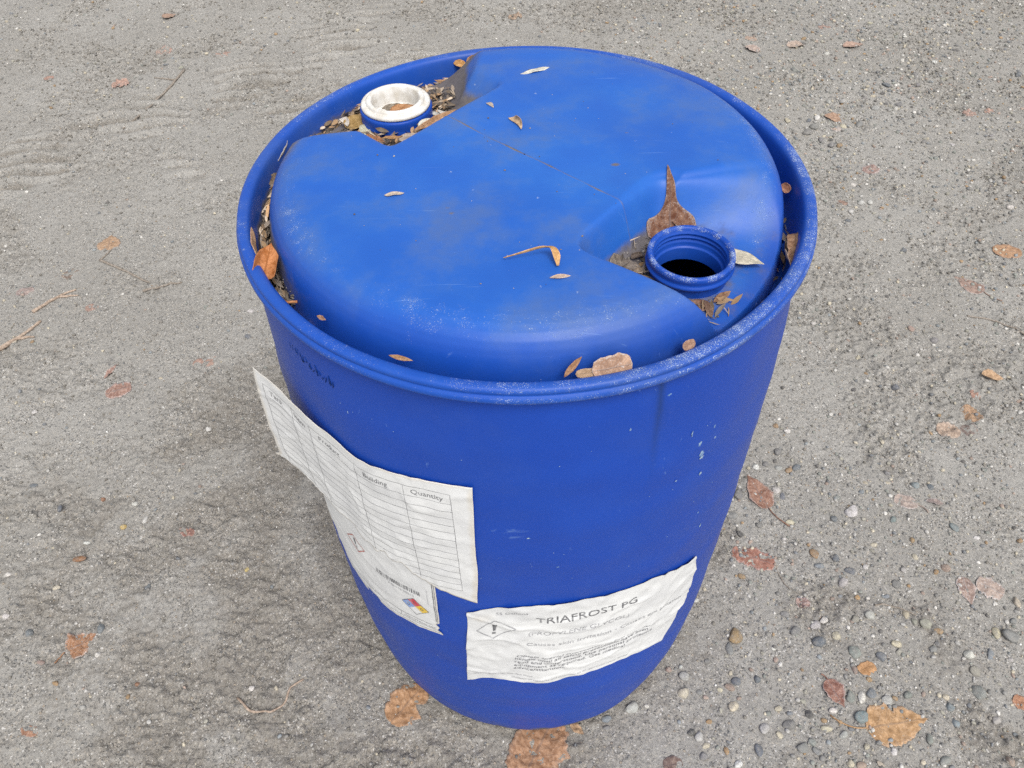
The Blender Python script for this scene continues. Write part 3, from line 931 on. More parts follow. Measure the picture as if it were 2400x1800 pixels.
pr.quad([(ex_ - 0.0014, ey_ - 0.009), (ex_ + 0.0014, ey_ - 0.009), (ex_ + 0.0014, ey_ - 0.006), (ex_ - 0.0014, ey_ - 0.006)], 4)
pr.build('exclamation_mark', MINK, labB)

# --- table sheet: lies on the drum, its left end peeled off along a tangent
TH0, THP = -100.0, -132.0
SP = (TH0 - THP) * DEG
def map_peel(s, z, off):
    """s = distance leftwards from the right edge"""
    q = body_r(z)
    on = np.minimum(s, SP)
    a = R(TH0) - on / 0.2925
    L = np.maximum(s - SP, 0)
    tx, ty = math.sin(R(THP)), -math.cos(R(THP))
    nx, ny = math.cos(R(THP)), math.sin(R(THP))
    out = 1.1 * np.maximum(L - 0.05, 0) ** 2 + 0.0016 * sstep(0, .03, L) + 0.010 * L * np.sin(z * 30)
    bulge = 0.0012 * sstep(0.03, 0.12, s)
    x = (q + off + bulge) * np.cos(a) + L * tx + out * nx
    y = (q + off + bulge) * np.sin(a) + L * ty + out * ny
    return np.stack([x, y, z + 0 * a], -1)
A_top = smooth_poly([(.274, .757), (.258, .754), (.2325, .748), (.2, .740), (.178, .737), (.155, .735), (.1246, .729), (.092, .732), (.058, .737), (0.0, .743)])
ar = np.array([(.291, .600), (.282, .602), (.2675, .603), (.245, .597), (.2255, .590), (.205, .586), (.1875, .574), (.165, .572), (.150, .553), (.142, .556), (.132, .547), (.118, .560), (.108, .548), (.0945, .556), (.082, .540), (.070, .535), (.058, .528), (.035, .521), (.007, .514)])
A_bot = np.stack([np.interp(np.linspace(0, 1, 220), np.linspace(0, 1, len(ar)), ar[:, 0]), np.interp(np.linspace(0, 1, 220), np.linspace(0, 1, len(ar)), ar[:, 1])], -1)
A_bot[:, 1] += 0.0022 * perlin(A_bot[:, 0] * 260, 0 * A_bot[:, 0], 77) * (A_bot[:, 0] > 0.05)
A_left = smooth_poly([(.291, .600), (.279, .614), (.278, .65), (.276, .70), (.274, .757)])
A_right = smooth_poly([(.007, .514), (.006, .535), (.003, .58), (.0025, .645), (.001, .70), (0.0, .743)])
shA = Sheet(A_top, A_bot, A_left, A_right, map_peel, 0.0009, 151, 0.0018, 0.0002)
labA = obj('paper_label', shA.mesh('paper_label', 220, 110), MPAPER, drum)
mod = labA.modifiers.new('thickness', 'SOLIDIFY'); mod.thickness = 0.00025; mod.offset = -1
labA['label'] = 'white table sheet with its left end peeling off'

# table print is laid out on the intact sheet: x from the left end, y down from the top edge
class TablePrint(Print):
    def build(s, name, mat, parent, off=0.0004):
        V = np.vstack(s.V); F = np.vstack(s.F)
        arc = 0.281 - V[:, 0]
        topz = np.interp(arc, A_top[::-1, 0], A_top[::-1, 1]); botz = np.interp(arc, A_bot[::-1, 0], A_bot[::-1, 1])
        zz = topz - V[:, 1]
        # sheet parameters of that point (v is along the true edges, so wrinkles agree)
        vv = np.clip((zz - botz) / (topz - botz), 0, 1)
        ok = (zz > botz + 0.003) & (arc < 0.276) & (arc > 0.004)
        F = F[ok[F].all(1)]
        # find u by inverting the patch
        u = 1 - arc / 0.287
        for _ in range(6):
            p = shA.flat(np.clip(u, 0, 1), vv)
            u = u + (p[:, 0] - arc) / 0.287
            vv = np.clip(vv + (zz - p[:, 1]) / (topz - botz), 0, 1)
        P = shA.pos(np.clip(u, 0, 1), vv, off)
        return obj(name, new_mesh(name, P, F, False), mat, parent)

pr = TablePrint(shA, 1, 1)
cols = [0.018, 0.067, 0.112, 0.178, 0.222, 0.2655]
cols = [0.018, 0.058, 0.085, 0.150, 0.209, 0.2585]
rows = [0.015, 0.031] + [0.031 + 0.0132 * k for k in range(1, 14)]
for y_ in rows: pr.line(cols[0], y_, cols[-1], y_, 0.0005, 90)
for x_ in cols: pr.line(x_, 0.015, x_, rows[-1], 0.0005, 70)
pr.build('table_rules', MINK, labA)
class HeadPrint(TablePrint):
    def text(s, t, x, y, size, sx=1.0, bold=0.0):
        V, F = text_mesh(t, size)
        V = V * [sx, -1, 1]
        F = F[:, ::-1]
        s.add(V + [x, y, 0], F)
        if bold: s.add(V + [x + bold, y, 0], F)
pr = HeadPrint(shA, 1, 1)
for t_, x_ in (('Tank', 0.025), ('Item', 0.0605), ('Product', 0.098), ('Building', 0.160), ('Quantity', 0.2165)):
    pr.words(t_, x_, 0.0268, 0.0105, MINK, labA, 0.92, 0.0005)

# ------------------------------------------------------------------ leaves
def leaf_arrays(L, Wd, kind='ovate', nu=18, nv=10, bend=0.0, fold=0.0, twist=0.0, ripple=0.0015, rag=0.05, seed=1, side=0.0, notch=()):
    t = np.linspace(0, 1, nu)[:, None]; v = np.linspace(-1, 1, nv)[None]
    if kind == 'ovate':
        w = np.where(t < 0.36, np.sqrt(np.clip(1 - ((0.36 - t) / 0.36) ** 2, 0, 1)), np.cos(np.clip((t - 0.36) / 0.64, 0, 1) * PI / 2) ** 1.25)
    elif kind == 'lance':
        w = np.sin(PI * t ** 0.9) ** 0.9
    elif kind == 'tail':
        w = (0.34 * np.clip(1 - t, 0, 1) ** 0.75 + 0.74 * np.exp(-(np.abs(t - 0.24) / 0.19) ** 3.2)) * np.sqrt(sstep(-0.02, 0.16, t))
    elif kind == 'torn':
        w = np.clip(np.sqrt(np.clip(1 - (2 * t - 1) ** 2, 0, 1)), 0, 1) ** 0.6
    else:
        w = np.sqrt(np.clip(1 - (2 * t - 1) ** 2, 0, 1)) ** 0.8
    w = np.clip(w, 0.015, None)
    edge = 1 + rag * 2.2 * (perlin(t * 6 + seed * 3.1, np.sign(v) * 5.0 + 0 * t, seed) + 0.6 * perlin(t * 17, np.sign(v) * 3.0 + seed + 0 * t, seed + 5)) * np.abs(v) ** 0.5
    for t0, tw, dp, sd in notch:
        edge = edge * (1 - dp * np.clip(1 - np.abs(t - t0) / tw, 0, 1) * (np.sign(v) == sd))
    x = L * (t - 0.5) + 0 * v
    y = v * w * edge * Wd / 2 + side * np.sin(PI * t) * L
    z = ripple * (perlin(x * 55 + seed, y * 55, seed + 9) + 0.5 * perlin(x * 120, y * 120 + seed, seed + 10))
    if abs(fold) > 1e-3:
        k = fold / (Wd / 2)
        a = y * k
        y, z = np.sin(a) / k - z * np.sin(a), (1 - np.cos(a)) / k + z * np.cos(a)
    if abs(twist) > 1e-3:
        a = twist * (t - 0.5) + 0 * v
        y, z = y * np.cos(a) - z * np.sin(a), y * np.sin(a) + z * np.cos(a)
    if abs(bend) > 1e-3:
        k = bend / L
        a = x * k
        x, z = np.sin(a) / k - z * np.sin(a), (1 - np.cos(a)) / k + z * np.cos(a)
    V = np.stack([x + 0 * v, y, z], -1).reshape(-1, 3)
    le = np.maximum(np.abs(v) + 0 * t, np.abs(2 * t - 1) ** 3 + 0 * v)
    return V, grid_faces(nu, nv)[:, ::-1], (v + 0 * t).ravel(), (t + 0 * v).ravel(), le.ravel()

def rot_xyz(V, rx, ry):
    cx, sx = math.cos(rx), math.sin(rx); cy, sy = math.cos(ry), math.sin(ry)
    x, y, z = V[:, 0], V[:, 1], V[:, 2]
    y, z = y * cx - z * sx, y * sx + z * cx
    x, z = x * cy + z * sy, -x * sy + z * cy
    return np.stack([x, y, z], -1)

def leaf(label, x, y, L, head, Wd, col, frost=0.3, kind='ovate', surf=None, z=None, lift=0.001, rx=0.0, ry=0.0, stem=0.0, stem_bend=0.4, group=None, name='dead_leaf', cat='leaf', seed=None, conform=1.0, **kw):
    seed = seed if seed is not None else int(abs(x) * 1000 + abs(y) * 7000) % 997 + 1
    V, F, lv, lt, le = leaf_arrays(L, Wd, kind, seed=seed, **kw)
    V = rot_xyz(V, rx, ry)
    h = R(head)
    wx = x + V[:, 0] * math.cos(h) - V[:, 1] * math.sin(h)
    wy = y + V[:, 0] * math.sin(h) + V[:, 1] * math.cos(h)
    surf = surf or ground_z
    if z is None:
        z0 = float(surf(np.array([x]), np.array([y]))[0])
        V[:, 2] += conform * (surf(wx, wy) - z0) - V[:, 2].min() * (conform < 0.5)
        V[:, 2] += lift
    else:
        z0 = z
    me = new_mesh('leaf', V, F)
    fattr(me, 'lv', lv); fattr(me, 'lt', lt); fattr(me, 'le', le)
    o = obj(name, me, ML, None, (x, y, z0))
    o.rotation_euler = (0, 0, h)
    m = o.modifiers.new('thickness', 'SOLIDIFY'); m.thickness = 0.0004; m.offset = 0
    o.color = (*col, frost)
    tag(o, label, cat, group)
    if stem > 0:
        n = 9
        b0 = V[:kw.get('nv', 10)].mean(0)
        s = np.linspace(0, 1, n)
        P = np.stack([b0[0] - stem * s * np.cos(stem_bend * s), b0[1] - stem * np.sin(stem_bend * s) * s, b0[2] + 0 * s], -1)
        if z is None and conform > 0.5:
            px = x + P[:, 0] * math.cos(h) - P[:, 1] * math.sin(h); py = y + P[:, 0] * math.sin(h) + P[:, 1] * math.cos(h)
            P[:, 2] = surf(px, py) - z0 + lift + 0.0012
        elif z is not None:
            P[:, 2] = b0[2] - 0.002 * s
        sm = tube('stalk', P, np.interp(s, [0, 1], [0.0011, 0.0014]), 6)
        n_ = len(sm.vertices)
        fattr(sm, 'lv', np.full(n_, 0.5)); fattr(sm, 'lt', np.full(n_, 0.5)); fattr(sm, 'le', np.full(n_, 0.6))
        so = obj('stalk', sm, ML, o)
        so.color = (*[c * 0.85 for c in col], frost * 0.6)
    return o

TAN = (0.50, 0.30, 0.16); ORG = (0.52, 0.22, 0.07); RUST = (0.30, 0.095, 0.045); RED = (0.34, 0.10, 0.07)
PINK = (0.46, 0.28, 0.23); MAUVE = (0.36, 0.27, 0.26); PALE = (0.60, 0.50, 0.42); BRN = (0.22, 0.115, 0.06); CREAM = (0.66, 0.61, 0.48)
GREYB = (0.17, 0.14, 0.12)
GG = 'fallen leaves scattered on the gravel'
LANDMARKS = []
def gl(label, x, y, L, a, Wd, col, fr=0.3, **kw):
    col = tuple(0.74 * c + 0.14 * g for c, g in zip(col, (0.40, 0.33, 0.29)))
    kw.setdefault('rag', .08)
    kw.setdefault('ripple', .0022)
    kw.setdefault('nu', 26); kw.setdefault('nv', 12)
    LANDMARKS.append((label, x, y))
    return leaf(label, x, y, L, a, Wd, col, fr, group=GG, **kw)

# on the ground, far left
gl('small tan leaf curling up from the far ground, highest at left', -1.374, 2.417, .055, 19, .045, (0.46, .29, .21), .2, bend=0.5, fold=0.5, lift=.004)
gl('faint pinkish leaf flattened into mud left of the tyre prints, furthest one', -1.32, 2.152, .060, 10, .05, PINK, .4, kind='torn', lift=-.0004)
gl('faint pinkish leaf scrap pressed in mud nearest the drum rim, upper left', -1.087, 2.107, .056, 18, .035, PINK, .4, kind='torn', lift=-.0004)
gl('pale pink crumpled leaf beside the twig line at upper left', -1.403, 1.913, .060, 28, .05, (0.52, .30, .24), .4, kind='torn', fold=0.4, lift=.001)
gl('tiny pink leaf scrap near the left edge, upper left', -1.672, 1.961, .034, 24, .03, (0.52, .30, .24), .3, kind='torn', lift=.001)
gl('orange-tan leaf with its tip pointing away, above the forked grey twig', -1.132, 1.023, .070, 100, .062, (0.50, .30, .17), .25, bend=-0.2, lift=.0015)
gl('dull brown leaf sunk in mud below the forked grey twig', -1.195, .889, .061, 50, .05, (0.24, .18, .15), .15, kind='torn', lift=-.0006)
gl('small mauve-grey leaf with a white frosted edge, near the left edge', -1.281, .824, .045, 17, .032, MAUVE, .6, kind='round', lift=.001)
gl('reddish leaf stain of a scrap right of the mauve-grey leaf', -1.087, .762, .034, 27, .028, PINK, .2, kind='torn', lift=-.0003)
gl('narrow twisted pink leaf at left, below the short straight twig', -.966, .546, .046, 55, .016, (0.44, .25, .21), .4, kind='lance', fold=0.8, lift=.001)
gl('half buried pink leaf scrap close to the peeling label', -.75, .571, .058, 14, .03, PINK, .2, kind='torn', lift=-.0006)
gl('angular red-brown leaf with white frosted edges, left of the peeling label', -.927, .486, .058, 23, .046, (0.36, .17, .13), .8, kind='torn', rag=.10, lift=.0015)
gl('small red leaf scrap on the bare ground at left', -.668, .115, .036, -23, .020, (0.36, .15, .12), .4, kind='torn', lift=.0002)
gl('orange-brown leaf with frosted veins and a short stalk, lower left', -.795, -.110, .056, 37, .052, (0.42, .17, .06), .75, stem=.022, bend=-0.15, lift=.0015)
gl('little rusty leaf scrap in the lower left corner', -.829, -.259, .032, -9, .018, (0.40, .17, .09), .3, kind='torn', lift=0)
# by the foot of the drum
gl('broad orange leaf with a torn notch, at the drum foot left side', -.206, -.218, .078, 52, .062, (0.50, .24, .09), .2, kind='round', rag=.12, bend=-0.1, lift=.0015, nu=40, nv=16, notch=((.62, .16, .6, -1), (.85, .08, .4, 1)))
gl('large mottled orange-brown leaf sticking out under the drum front', .012, -.290, .115, 62, .088, (0.42, .19, .08), .2, kind='torn', rag=.10, ripple=.003, lift=.0015, nu=44, nv=18, notch=((.35, .06, .35, -1), (.7, .05, .4, 1)))
gl('small tan leaf tip poking from under the drum, front right', .076, -.256, .030, -42, .015, TAN, .1, kind='lance', lift=.003)
gl('dark purple leaf scrap cut by the bottom edge, below the drum', .226, -.313, .032, 6, .028, (0.13, .07, .07), .2, kind='round', lift=.0005)
# right
gl('big tan-orange triangular leaf with long stalk among pebbles, lower right', .598, -.250, .105, 8, .070, (0.60, .33, .13), .25, stem=.058, stem_bend=-0.5, ripple=.003, rag=.09, lift=.0025, bend=-.15, nu=44, nv=18, notch=((.50, .05, .55, 1), (.24, .04, .25, -1)))
gl('dark red leaf with frosted edge among pebbles, lower right', .511, -.201, .050, -70, .036, (0.27, .075, .05), .55, kind='ovate', fold=0.6, stem=.012, lift=.001)
gl('bright orange leaf scrap between pebbles above the dark red leaf', .574, -.159, .032, 20, .022, (0.62, .30, .10), .1, kind='torn', rag=.12, lift=.002)
gl('pointed red-brown leaf with long pale stalk, leaning by the drum right side', .462, .204, .088, 107, .048, (0.33, .13, .08), .5, stem=.052, stem_bend=0.35, rag=.07, fold=.3, lift=.0015)
gl('red frosted leaf with ragged edge right of the front label', .423, .053, .082, -23, .042, (0.38, .12, .08), .5, kind='torn', rag=.12, lift=.0008)
gl('tiny mauve leaf scrap with white edge, right of the drum', .495, -.038, .026, -8, .022, (0.34, .20, .19), .8, kind='round', lift=.001)
gl('pale pink round leaf with white outline and thin stalk, right side', .746, .174, .046, 157, .034, (0.48, .38, .34), .7, kind='round', stem=.022, stem_bend=-.5, lift=.001)
gl('curled grey leaf just right of the pale pink round leaf', .802, .172, .034, -15, .018, (0.28, .22, .22), .6, kind='lance', fold=1.0, lift=.002)
gl('mauve-brown leaf with thick frosted edge, left one of the frosted pair', .795, -.018, .058, -94, .034, (0.34, .22, .19), 1.0, kind='ovate', rag=.08, lift=.0015)
gl('pale torn leaf with fringed white edge, right one of the frosted pair', .838, -.012, .048, -39, .040, (0.50, .38, .33), .9, kind='torn', rag=.14, lift=.002)
gl('pale pinkish tan leaf with blunt end, right edge of the picture', .894, .355, .050, -18, .042, (0.54, .40, .31), .3, kind='round', lift=.0015)
gl('orange-brown mottled leaf above the pale pinkish tan leaf', .961, .400, .046, -59, .040, (0.46, .27, .15), .2, kind='torn', lift=.0005)
gl('dark mauve leaf pressed in mud beside the pale pinkish tan leaf', .938, .356, .040, 11, .034, (0.24, .18, .17), .3, kind='torn', lift=-.0004)
gl('bright folded tan leaf standing up from the mud, right side', 1.041, .500, .046, -21, .034, (0.64, .40, .22), .1, fold=1.3, bend=0.3, lift=.003, conform=0.3)
gl('little red leaf scrap below the bright folded leaf', .989, .455, .026, -44, .018, (0.40, .20, .15), .3, kind='torn', lift=.0005)
gl('frosted red-brown leaf with thin dark stalk, right middle', 1.105, .812, .082, 124, .052, (0.36, .22, .18), .6, stem=.045, stem_bend=0.2, rag=.06, lift=.0008)
gl('orange leaf cut by the right edge of the picture', 1.248, .935, .072, -8, .056, (0.52, .27, .13), .25, kind='round', rag=.08, lift=.002)
gl('mauve leaf with bright frosted outline behind the drum right side', 1.012, 1.322, .050, 34, .045, (0.34, .20, .18), .9, kind='torn', lift=.0015)
gl('folded tan leaf behind the drum rim at right', .978, 1.606, .062, -53, .045, (0.48, .28, .18), .3, fold=0.5, lift=.002)
gl('small white frosted leaf scrap under the folded tan leaf behind the rim', .969, 1.546, .032, -13, .028, (0.52, .45, .42), .8, kind='torn', lift=.001)
gl('pink-tan leaf with an upturned edge, far upper right', 1.169, 2.079, .080, 16, .046, (0.50, .32, .25), .3, fold=0.8, lift=.003)
gl('crumpled pale leaf left of the pink-tan leaf, far upper right', .966, 2.086, .062, 21, .046, (0.52, .40, .33), .4, kind='torn', fold=0.7, ripple=.004, lift=.003)
gl('pale torn leaf with upright tip, far ground right of the rim', .808, 2.059, .056, -55, .042, (0.52, .40, .35), .5, kind='torn', fold=.6, lift=.003)
gl('faint tan leaf scrap next to the pale torn leaf, far ground', .82, 2.143, .044, -23, .034, (0.50, .36, .28), .3, kind='torn', lift=.001)
gl('faint dark red leaf scrap, furthest at upper right', 1.105, 2.228, .046, 16, .03, (0.36, .22, .19), .2, kind='torn', lift=.0005)
gl('pink leaf scrap, left one of two near the right edge, upper right', 1.411, 1.626, .042, -2, .034, (0.42, .26, .22), .5, kind='torn', lift=.001)
gl('orange-pink leaf scrap, right one of two near the right edge, upper right', 1.476, 1.635, .030, -26, .03, (0.50, .30, .24), .3, kind='torn', lift=.001)
gl('small brownish leaf on the far ground above the drum rim', -.031, 2.377, .052, 22, .04, (0.44, .31, .22), .2, kind='torn', fold=.3, lift=.002)
gl('tiny brown leaf scrap just right of the rim at middle height', .886, 1.161, .028, -40, .022, (0.32, .18, .14), .3, kind='torn', lift=.0005)
gl('orange leaf tip cut by the right edge, lower right', .812, -.218, .030, -28, .024, (0.50, .20, .09), .2, kind='torn', lift=.001)

# ---------------- on and in the drum head
GD = 'leaves lying on the drum top'
def dl(label, x, y, L, a, Wd, col, fr=0.15, **kw):
    kw.setdefault('surf', head_z)
    return leaf(label, x, y, L, a, Wd, col, fr, group=GD, **kw)
dl('white slender leaf lying on the far side of the blue drum top', .013, .172, .038, 207, .009, (0.74, .72, .64), 0, kind='lance', bend=-.2, lift=.0012)
dl('tiny curved tan scrap on the drum top right of the plug', -.037, .094, .012, -46, .004, PALE, 0, kind='lance', fold=.8, side=.15, lift=.001)
dl('small tan hooked leaf in the middle of the far drum top', -.010, .057, .028, -61, .008, (0.62, .42, .25), 0, kind='lance', fold=1.0, side=.18, lift=.002)
dl('small pale curled leaf alone on the left of the drum top', -.124, -.064, .019, 10, .006, (0.64, .52, .42), .1, kind='lance', fold=1.1, lift=.0012)
def ribbon(label, path, width, tilt, col, frost=.1, n=30):
    """a narrow leaf that follows a path in space"""
    P = smooth_poly3(path, n)
    tg = np.gradient(P, axis=0); tg /= np.linalg.norm(tg, axis=1)[:, None]
    sd = np.cross(tg, [0, 0, 1.0]); sd /= np.linalg.norm(sd, axis=1)[:, None]
    up = np.cross(sd, tg)
    s_ = np.linspace(0, 1, n)
    w = np.interp(s_, np.linspace(0, 1, len(width)), width) / 2
    ti = np.interp(s_, np.linspace(0, 1, len(tilt)), tilt)
    ax = sd * np.cos(ti)[:, None] + up * np.sin(ti)[:, None]
    nn = np.cross(ax, tg)
    v = np.linspace(-1, 1, 7)
    V = P[:, None] + (v[None, :, None] * w[:, None, None]) * ax[:, None] + (0.35 * (v ** 2)[None, :, None] * w[:, None, None]) * nn[:, None]
    o0 = P.mean(0)
    me = new_mesh('leaf', V.reshape(-1, 3) - o0, grid_faces(n, 7))
    fattr(me, 'lv', np.tile(v, n)); fattr(me, 'lt', np.repeat(s_, 7)); fattr(me, 'le', np.tile(np.abs(v), n))
    o = obj('dead_leaf', me, ML, None, tuple(o0))
    m = o.modifiers.new('thickness', 'SOLIDIFY'); m.thickness = 0.0004; m.offset = 0
    o.color = (*col, frost)
    return tag(o, label, 'leaf', GD)
def smooth_poly3(p, n):
    p = np.array(p, float); k = np.linspace(0, 1, len(p)); t = np.linspace(0, 1, n)
    out = np.stack([np.interp(t, k, p[:, i]) for i in range(3)], -1)
    for _ in range(6): out[1:-1] = (out[:-2] + 2 * out[1:-1] + out[2:]) / 4
    return out
ribbon('long orange leaf curling into a hook on the front of the drum top', [(-.019, -.1625, .9085), (.000, -.1600, .9125), (.014, -.1575, .9155), (.0225, -.1580, .9160), (.0265, -.1650, .9135), (.0275, -.1740, .9090)],
       [.002, .0042, .006, .0065, .0078, .0065, .002], [.9, 1.1, .9, .5, .15, 0], (0.66, .36, .13))
dl('small pale pink scrap in front of the orange hooked leaf', .029, -.186, .018, 8, .005, (0.64, .46, .36), .2, kind='lance', fold=.6, lift=.001)
dl('large brown leaf with long frosted tip, draped behind the open bung', .1405, -.0555, .053, 95, .046, (0.18, .062, .030), .35, kind='tail', nu=34, nv=14, lift=.0022, ripple=.0016, rag=.03)
dl('cream leaf wedged against the right side of the open bung', .203, -.112, .044, -24, .019, CREAM, .05, kind='lance', bend=-.2, lift=.006, conform=.4)
dl('narrow bright orange leaf on edge in the pocket before the open bung', .134, -.182, .036, -41, .007, (0.62, .29, .07), 0, kind='lance', fold=.8, lift=.002)
dl('grey silt covered round leaf in the pocket left of the open bung', .093, -.122, .030, -48, .026, GREYB, .1, kind='round', lift=.002, fold=.3)
dl('curled grey-brown leaf touching the open bung on its left', .106, -.130, .022, 53, .012, (0.24, .18, .13), 0, kind='lance', fold=1.5, lift=.003)
dl('tightly rolled small brown leaf at upper left of the open bung', .106, -.106, .012, 20, .014, (0.17, .13, .11), 0, kind='round', fold=2.4, lift=.003)
dl('dark brown leaf tucked under the open bung at front left', .121, -.158, .030, -29, .014, (0.20, .11, .06), 0, kind='lance', fold=.9, lift=.003)
dl('brown wet leaf flattened under the open bung front', .150, -.172, .034, 9, .016, (0.20, .09, .06), 0, kind='torn', lift=.0015)
dl('small dark brown leaf pointing forward from under the open bung', .163, -.176, .020, -80, .008, (0.16, .085, .06), 0, kind='lance', fold=.6, lift=.002)
dl('brown leaf tip at the right front of the open bung', .178, -.160, .024, 40, .008, (0.26, .13, .07), 0, kind='lance', fold=.6, lift=.002)
dl('brown crumb of leaf lodged at the drum rim front right', .1345, -.2375, .014, 30, .008, (0.40, .22, .15), .2, kind='torn', z=.876, rx=.9)
# left gutter
dl('bright orange folded leaf with curved stalk in the left gutter', -.240, -.125, .037, 80, .034, (0.50, .165, .035), 0, kind='ovate', z=.877, rx=0.35, ry=-0.5, fold=1.75, stem=.046, stem_bend=1.1, ripple=.001)
dl('thin orange leaf edge standing against the left rim', -.2590, -.097, .042, 108, .012, (0.62, .36, .20), .1, kind='lance', z=.876, rx=1.2, ry=-.2, bend=.3)
dl('pale grey curled leaf standing in the left gutter', -.2665, .074, .040, 75, .014, (0.66, .62, .56), 0, kind='lance', z=.866, rx=-0.7, ry=-.25, fold=1.0, bend=.6)
dl('brown leaf behind the pale curled leaf in the left gutter', -.259, .088, .026, 60, .016, (0.26, .14, .08), 0, kind='ovate', z=.858, rx=-.5, fold=.6)
dl('rust coloured scrap below the pale curled leaf in the left gutter', -.2625, .060, .014, 80, .010, (0.36, .12, .05), 0, kind='round', z=.858, rx=-.7)
dl('dark brown curled leaf in the left gutter, below the pale one', -.2680, .038, .030, 82, .018, (0.17, .12, .09), .1, kind='ovate', z=.856, rx=.5, fold=1.1)
dl('orange-brown narrow leaf hugging the dome at left', -.2625, .026, .034, 70, .007, (0.50, .26, .10), .05, kind='lance', z=.862, rx=-.9, bend=.3)
dl('light brown narrow leaf on the dark litter, left gutter', -.2690, -.004, .030, 84, .008, (0.42, .27, .17), .05, kind='lance', z=.853, rx=.5, fold=.6)
dl('yellow-brown thin leaf beside the light brown one, left gutter', -.2645, .004, .034, 70, .006, (0.46, .28, .11), .05, kind='lance', z=.856, rx=-.4, fold=.5)
# pocket round the plug
dl('white crescent leaf in the pocket left of the white plug', -.2385, .147, .040, 62, .014, (0.76, .72, .64), 0, kind='lance', lift=.008, side=.10, fold=.4)
dl('small white curled leaf in front left of the white plug', -.209, .134, .022, -54, .008, (0.72, .66, .60), 0, kind='lance', lift=.010, side=.2, fold=.7)
dl('olive-brown leaf leaning on the white plug left side', -.196, .137, .026, 40, .020, (0.40, .25, .08), 0, kind='torn', lift=.006, fold=.5, rx=.35, conform=.4)
dl('pale green-white leaf leaning in front left of the plug', -.182, .122, .026, -57, .012, (0.64, .62, .46), 0, kind='lance', lift=.005, fold=.5, rx=.4, conform=.4)
dl('white leaf sliver in front right of the plug', -.112, .114, .022, 53, .010, (0.72, .70, .60), 0, kind='lance', lift=.016, rx=.4, conform=.4)
dl('white leaf flake right of the plug, near one', -.100, .150, .020, -20, .010, (0.72, .70, .64), 0, kind='lance', lift=.008)
dl('white leaf flake right of the plug, far thin one', -.090, .148, .030, -35, .007, (0.70, .66, .60), 0, kind='lance', lift=.009)
dl('long tan leaf edge along the pocket crest right of the plug', -.098, .104, .062, 44, .008, (0.52, .28, .14), .05, kind='lance', z=.886, rx=1.0, fold=.3)
dl('small buff leaf tip at the right corner of the plug pocket', -.066, .134, .018, 39, .007, (0.62, .48, .36), .1, kind='lance', lift=.002, conform=.4)
dl('pinkish grey leaf flat in front of the plug', -.126, .089, .028, 30, .013, (0.46, .37, .31), 0, kind='ovate', lift=.016, fold=.3)
dl('brown narrow leaf in the silt in front of the plug', -.146, .086, .024, 10, .006, (0.44, .23, .09), 0, kind='lance', lift=.017, fold=.5)
dl('rust leaf along the crest at front left of the plug pocket', -.166, .094, .030, -38, .007, (0.38, .15, .06), 0, kind='lance', lift=.012, rx=.4)
dl('brown leaf lying inside the hollow white plug', -.142, .153, .030, 20, .018, (0.44, .20, .08), 0, kind='ovate', z=.872, fold=.4, ry=-.1, surf=head_z)
dl('orange curled leaf in the far gutter', -.079, .2585, .022, -30, .010, (0.60, .30, .09), 0, kind='lance', z=.872, rx=.7, fold=.6)
dl('brown curled leaf right of the orange one in the far gutter', -.058, .2640, .028, 15, .013, (0.38, .19, .10), .05, kind='ovate', z=.874, rx=.7, fold=1.2)
dl('brown leaf lying flat in the far gutter, right of the plug', -.118, .232, .030, 28, .014, (0.34, .18, .11), .05, kind='ovate', z=.852, fold=.5)
dl('reddish brown leaf close behind the white plug', -.126, .224, .028, -12, .013, (0.34, .17, .12), .05, kind='ovate', z=.850, fold=.5)
dl('looped tan leaf in the far gutter, last of the brown pile', -.101, .2430, .024, 20, .009, (0.48, .27, .13), .05, kind='lance', z=.857, bend=1.6)
dl('orange scrap behind the plug left side against the rim', -.197, .188, .018, 20, .008, (0.50, .26, .10), 0, kind='lance', z=.856, fold=.6)
# right and front gutter
dl('grey-brown folded leaf in the right gutter, left one of the pair', .2475, -.121, .042, -88, .017, (0.44, .29, .21), .1, kind='ovate', z=.862, rx=-.9, fold=.7)
dl('brown crumpled leaf in the right gutter, right one of the pair', .2585, -.098, .054, -100, .020, (0.36, .19, .10), .1, kind='torn', z=.862, rx=.5, fold=1.2, ripple=.003)
dl('tiny rust leaf curl in the right gutter, higher up', .2690, .000, .014, -71, .011, (0.34, .13, .07), .1, kind='round', z=.862, fold=1.2, rx=.5)
dl('frosted pinkish leaf standing against the front rim', .069, -.2645, .034, 14, .023, (0.46, .27, .18), .55, kind='torn', z=.8785, rx=0.95, rag=.07, fold=.35, ripple=.002)
dl('thin brown leaf point left of the frosted pinkish leaf', .037, -.2655, .022, 40, .006, (0.36, .17, .08), .05, kind='lance', z=.881, rx=1.1, ry=-.5)
dl('low tan leaf edge left of the frosted pinkish leaf', .049, -.2685, .020, 5, .008, (0.46, .29, .17), .2, kind='round', z=.8765, rx=.9)
dl('thin rusty shred at the front left rim', -.176, -.2035, .016, -50, .004, (0.46, .22, .12), .2, kind='lance', z=.879, rx=.8, ry=-.4)
dl('thin tan shred lying along the front rim', -.103, -.251, .022, -18, .004, (0.42, .21, .09), .1, kind='lance', z=.878, rx=.6)

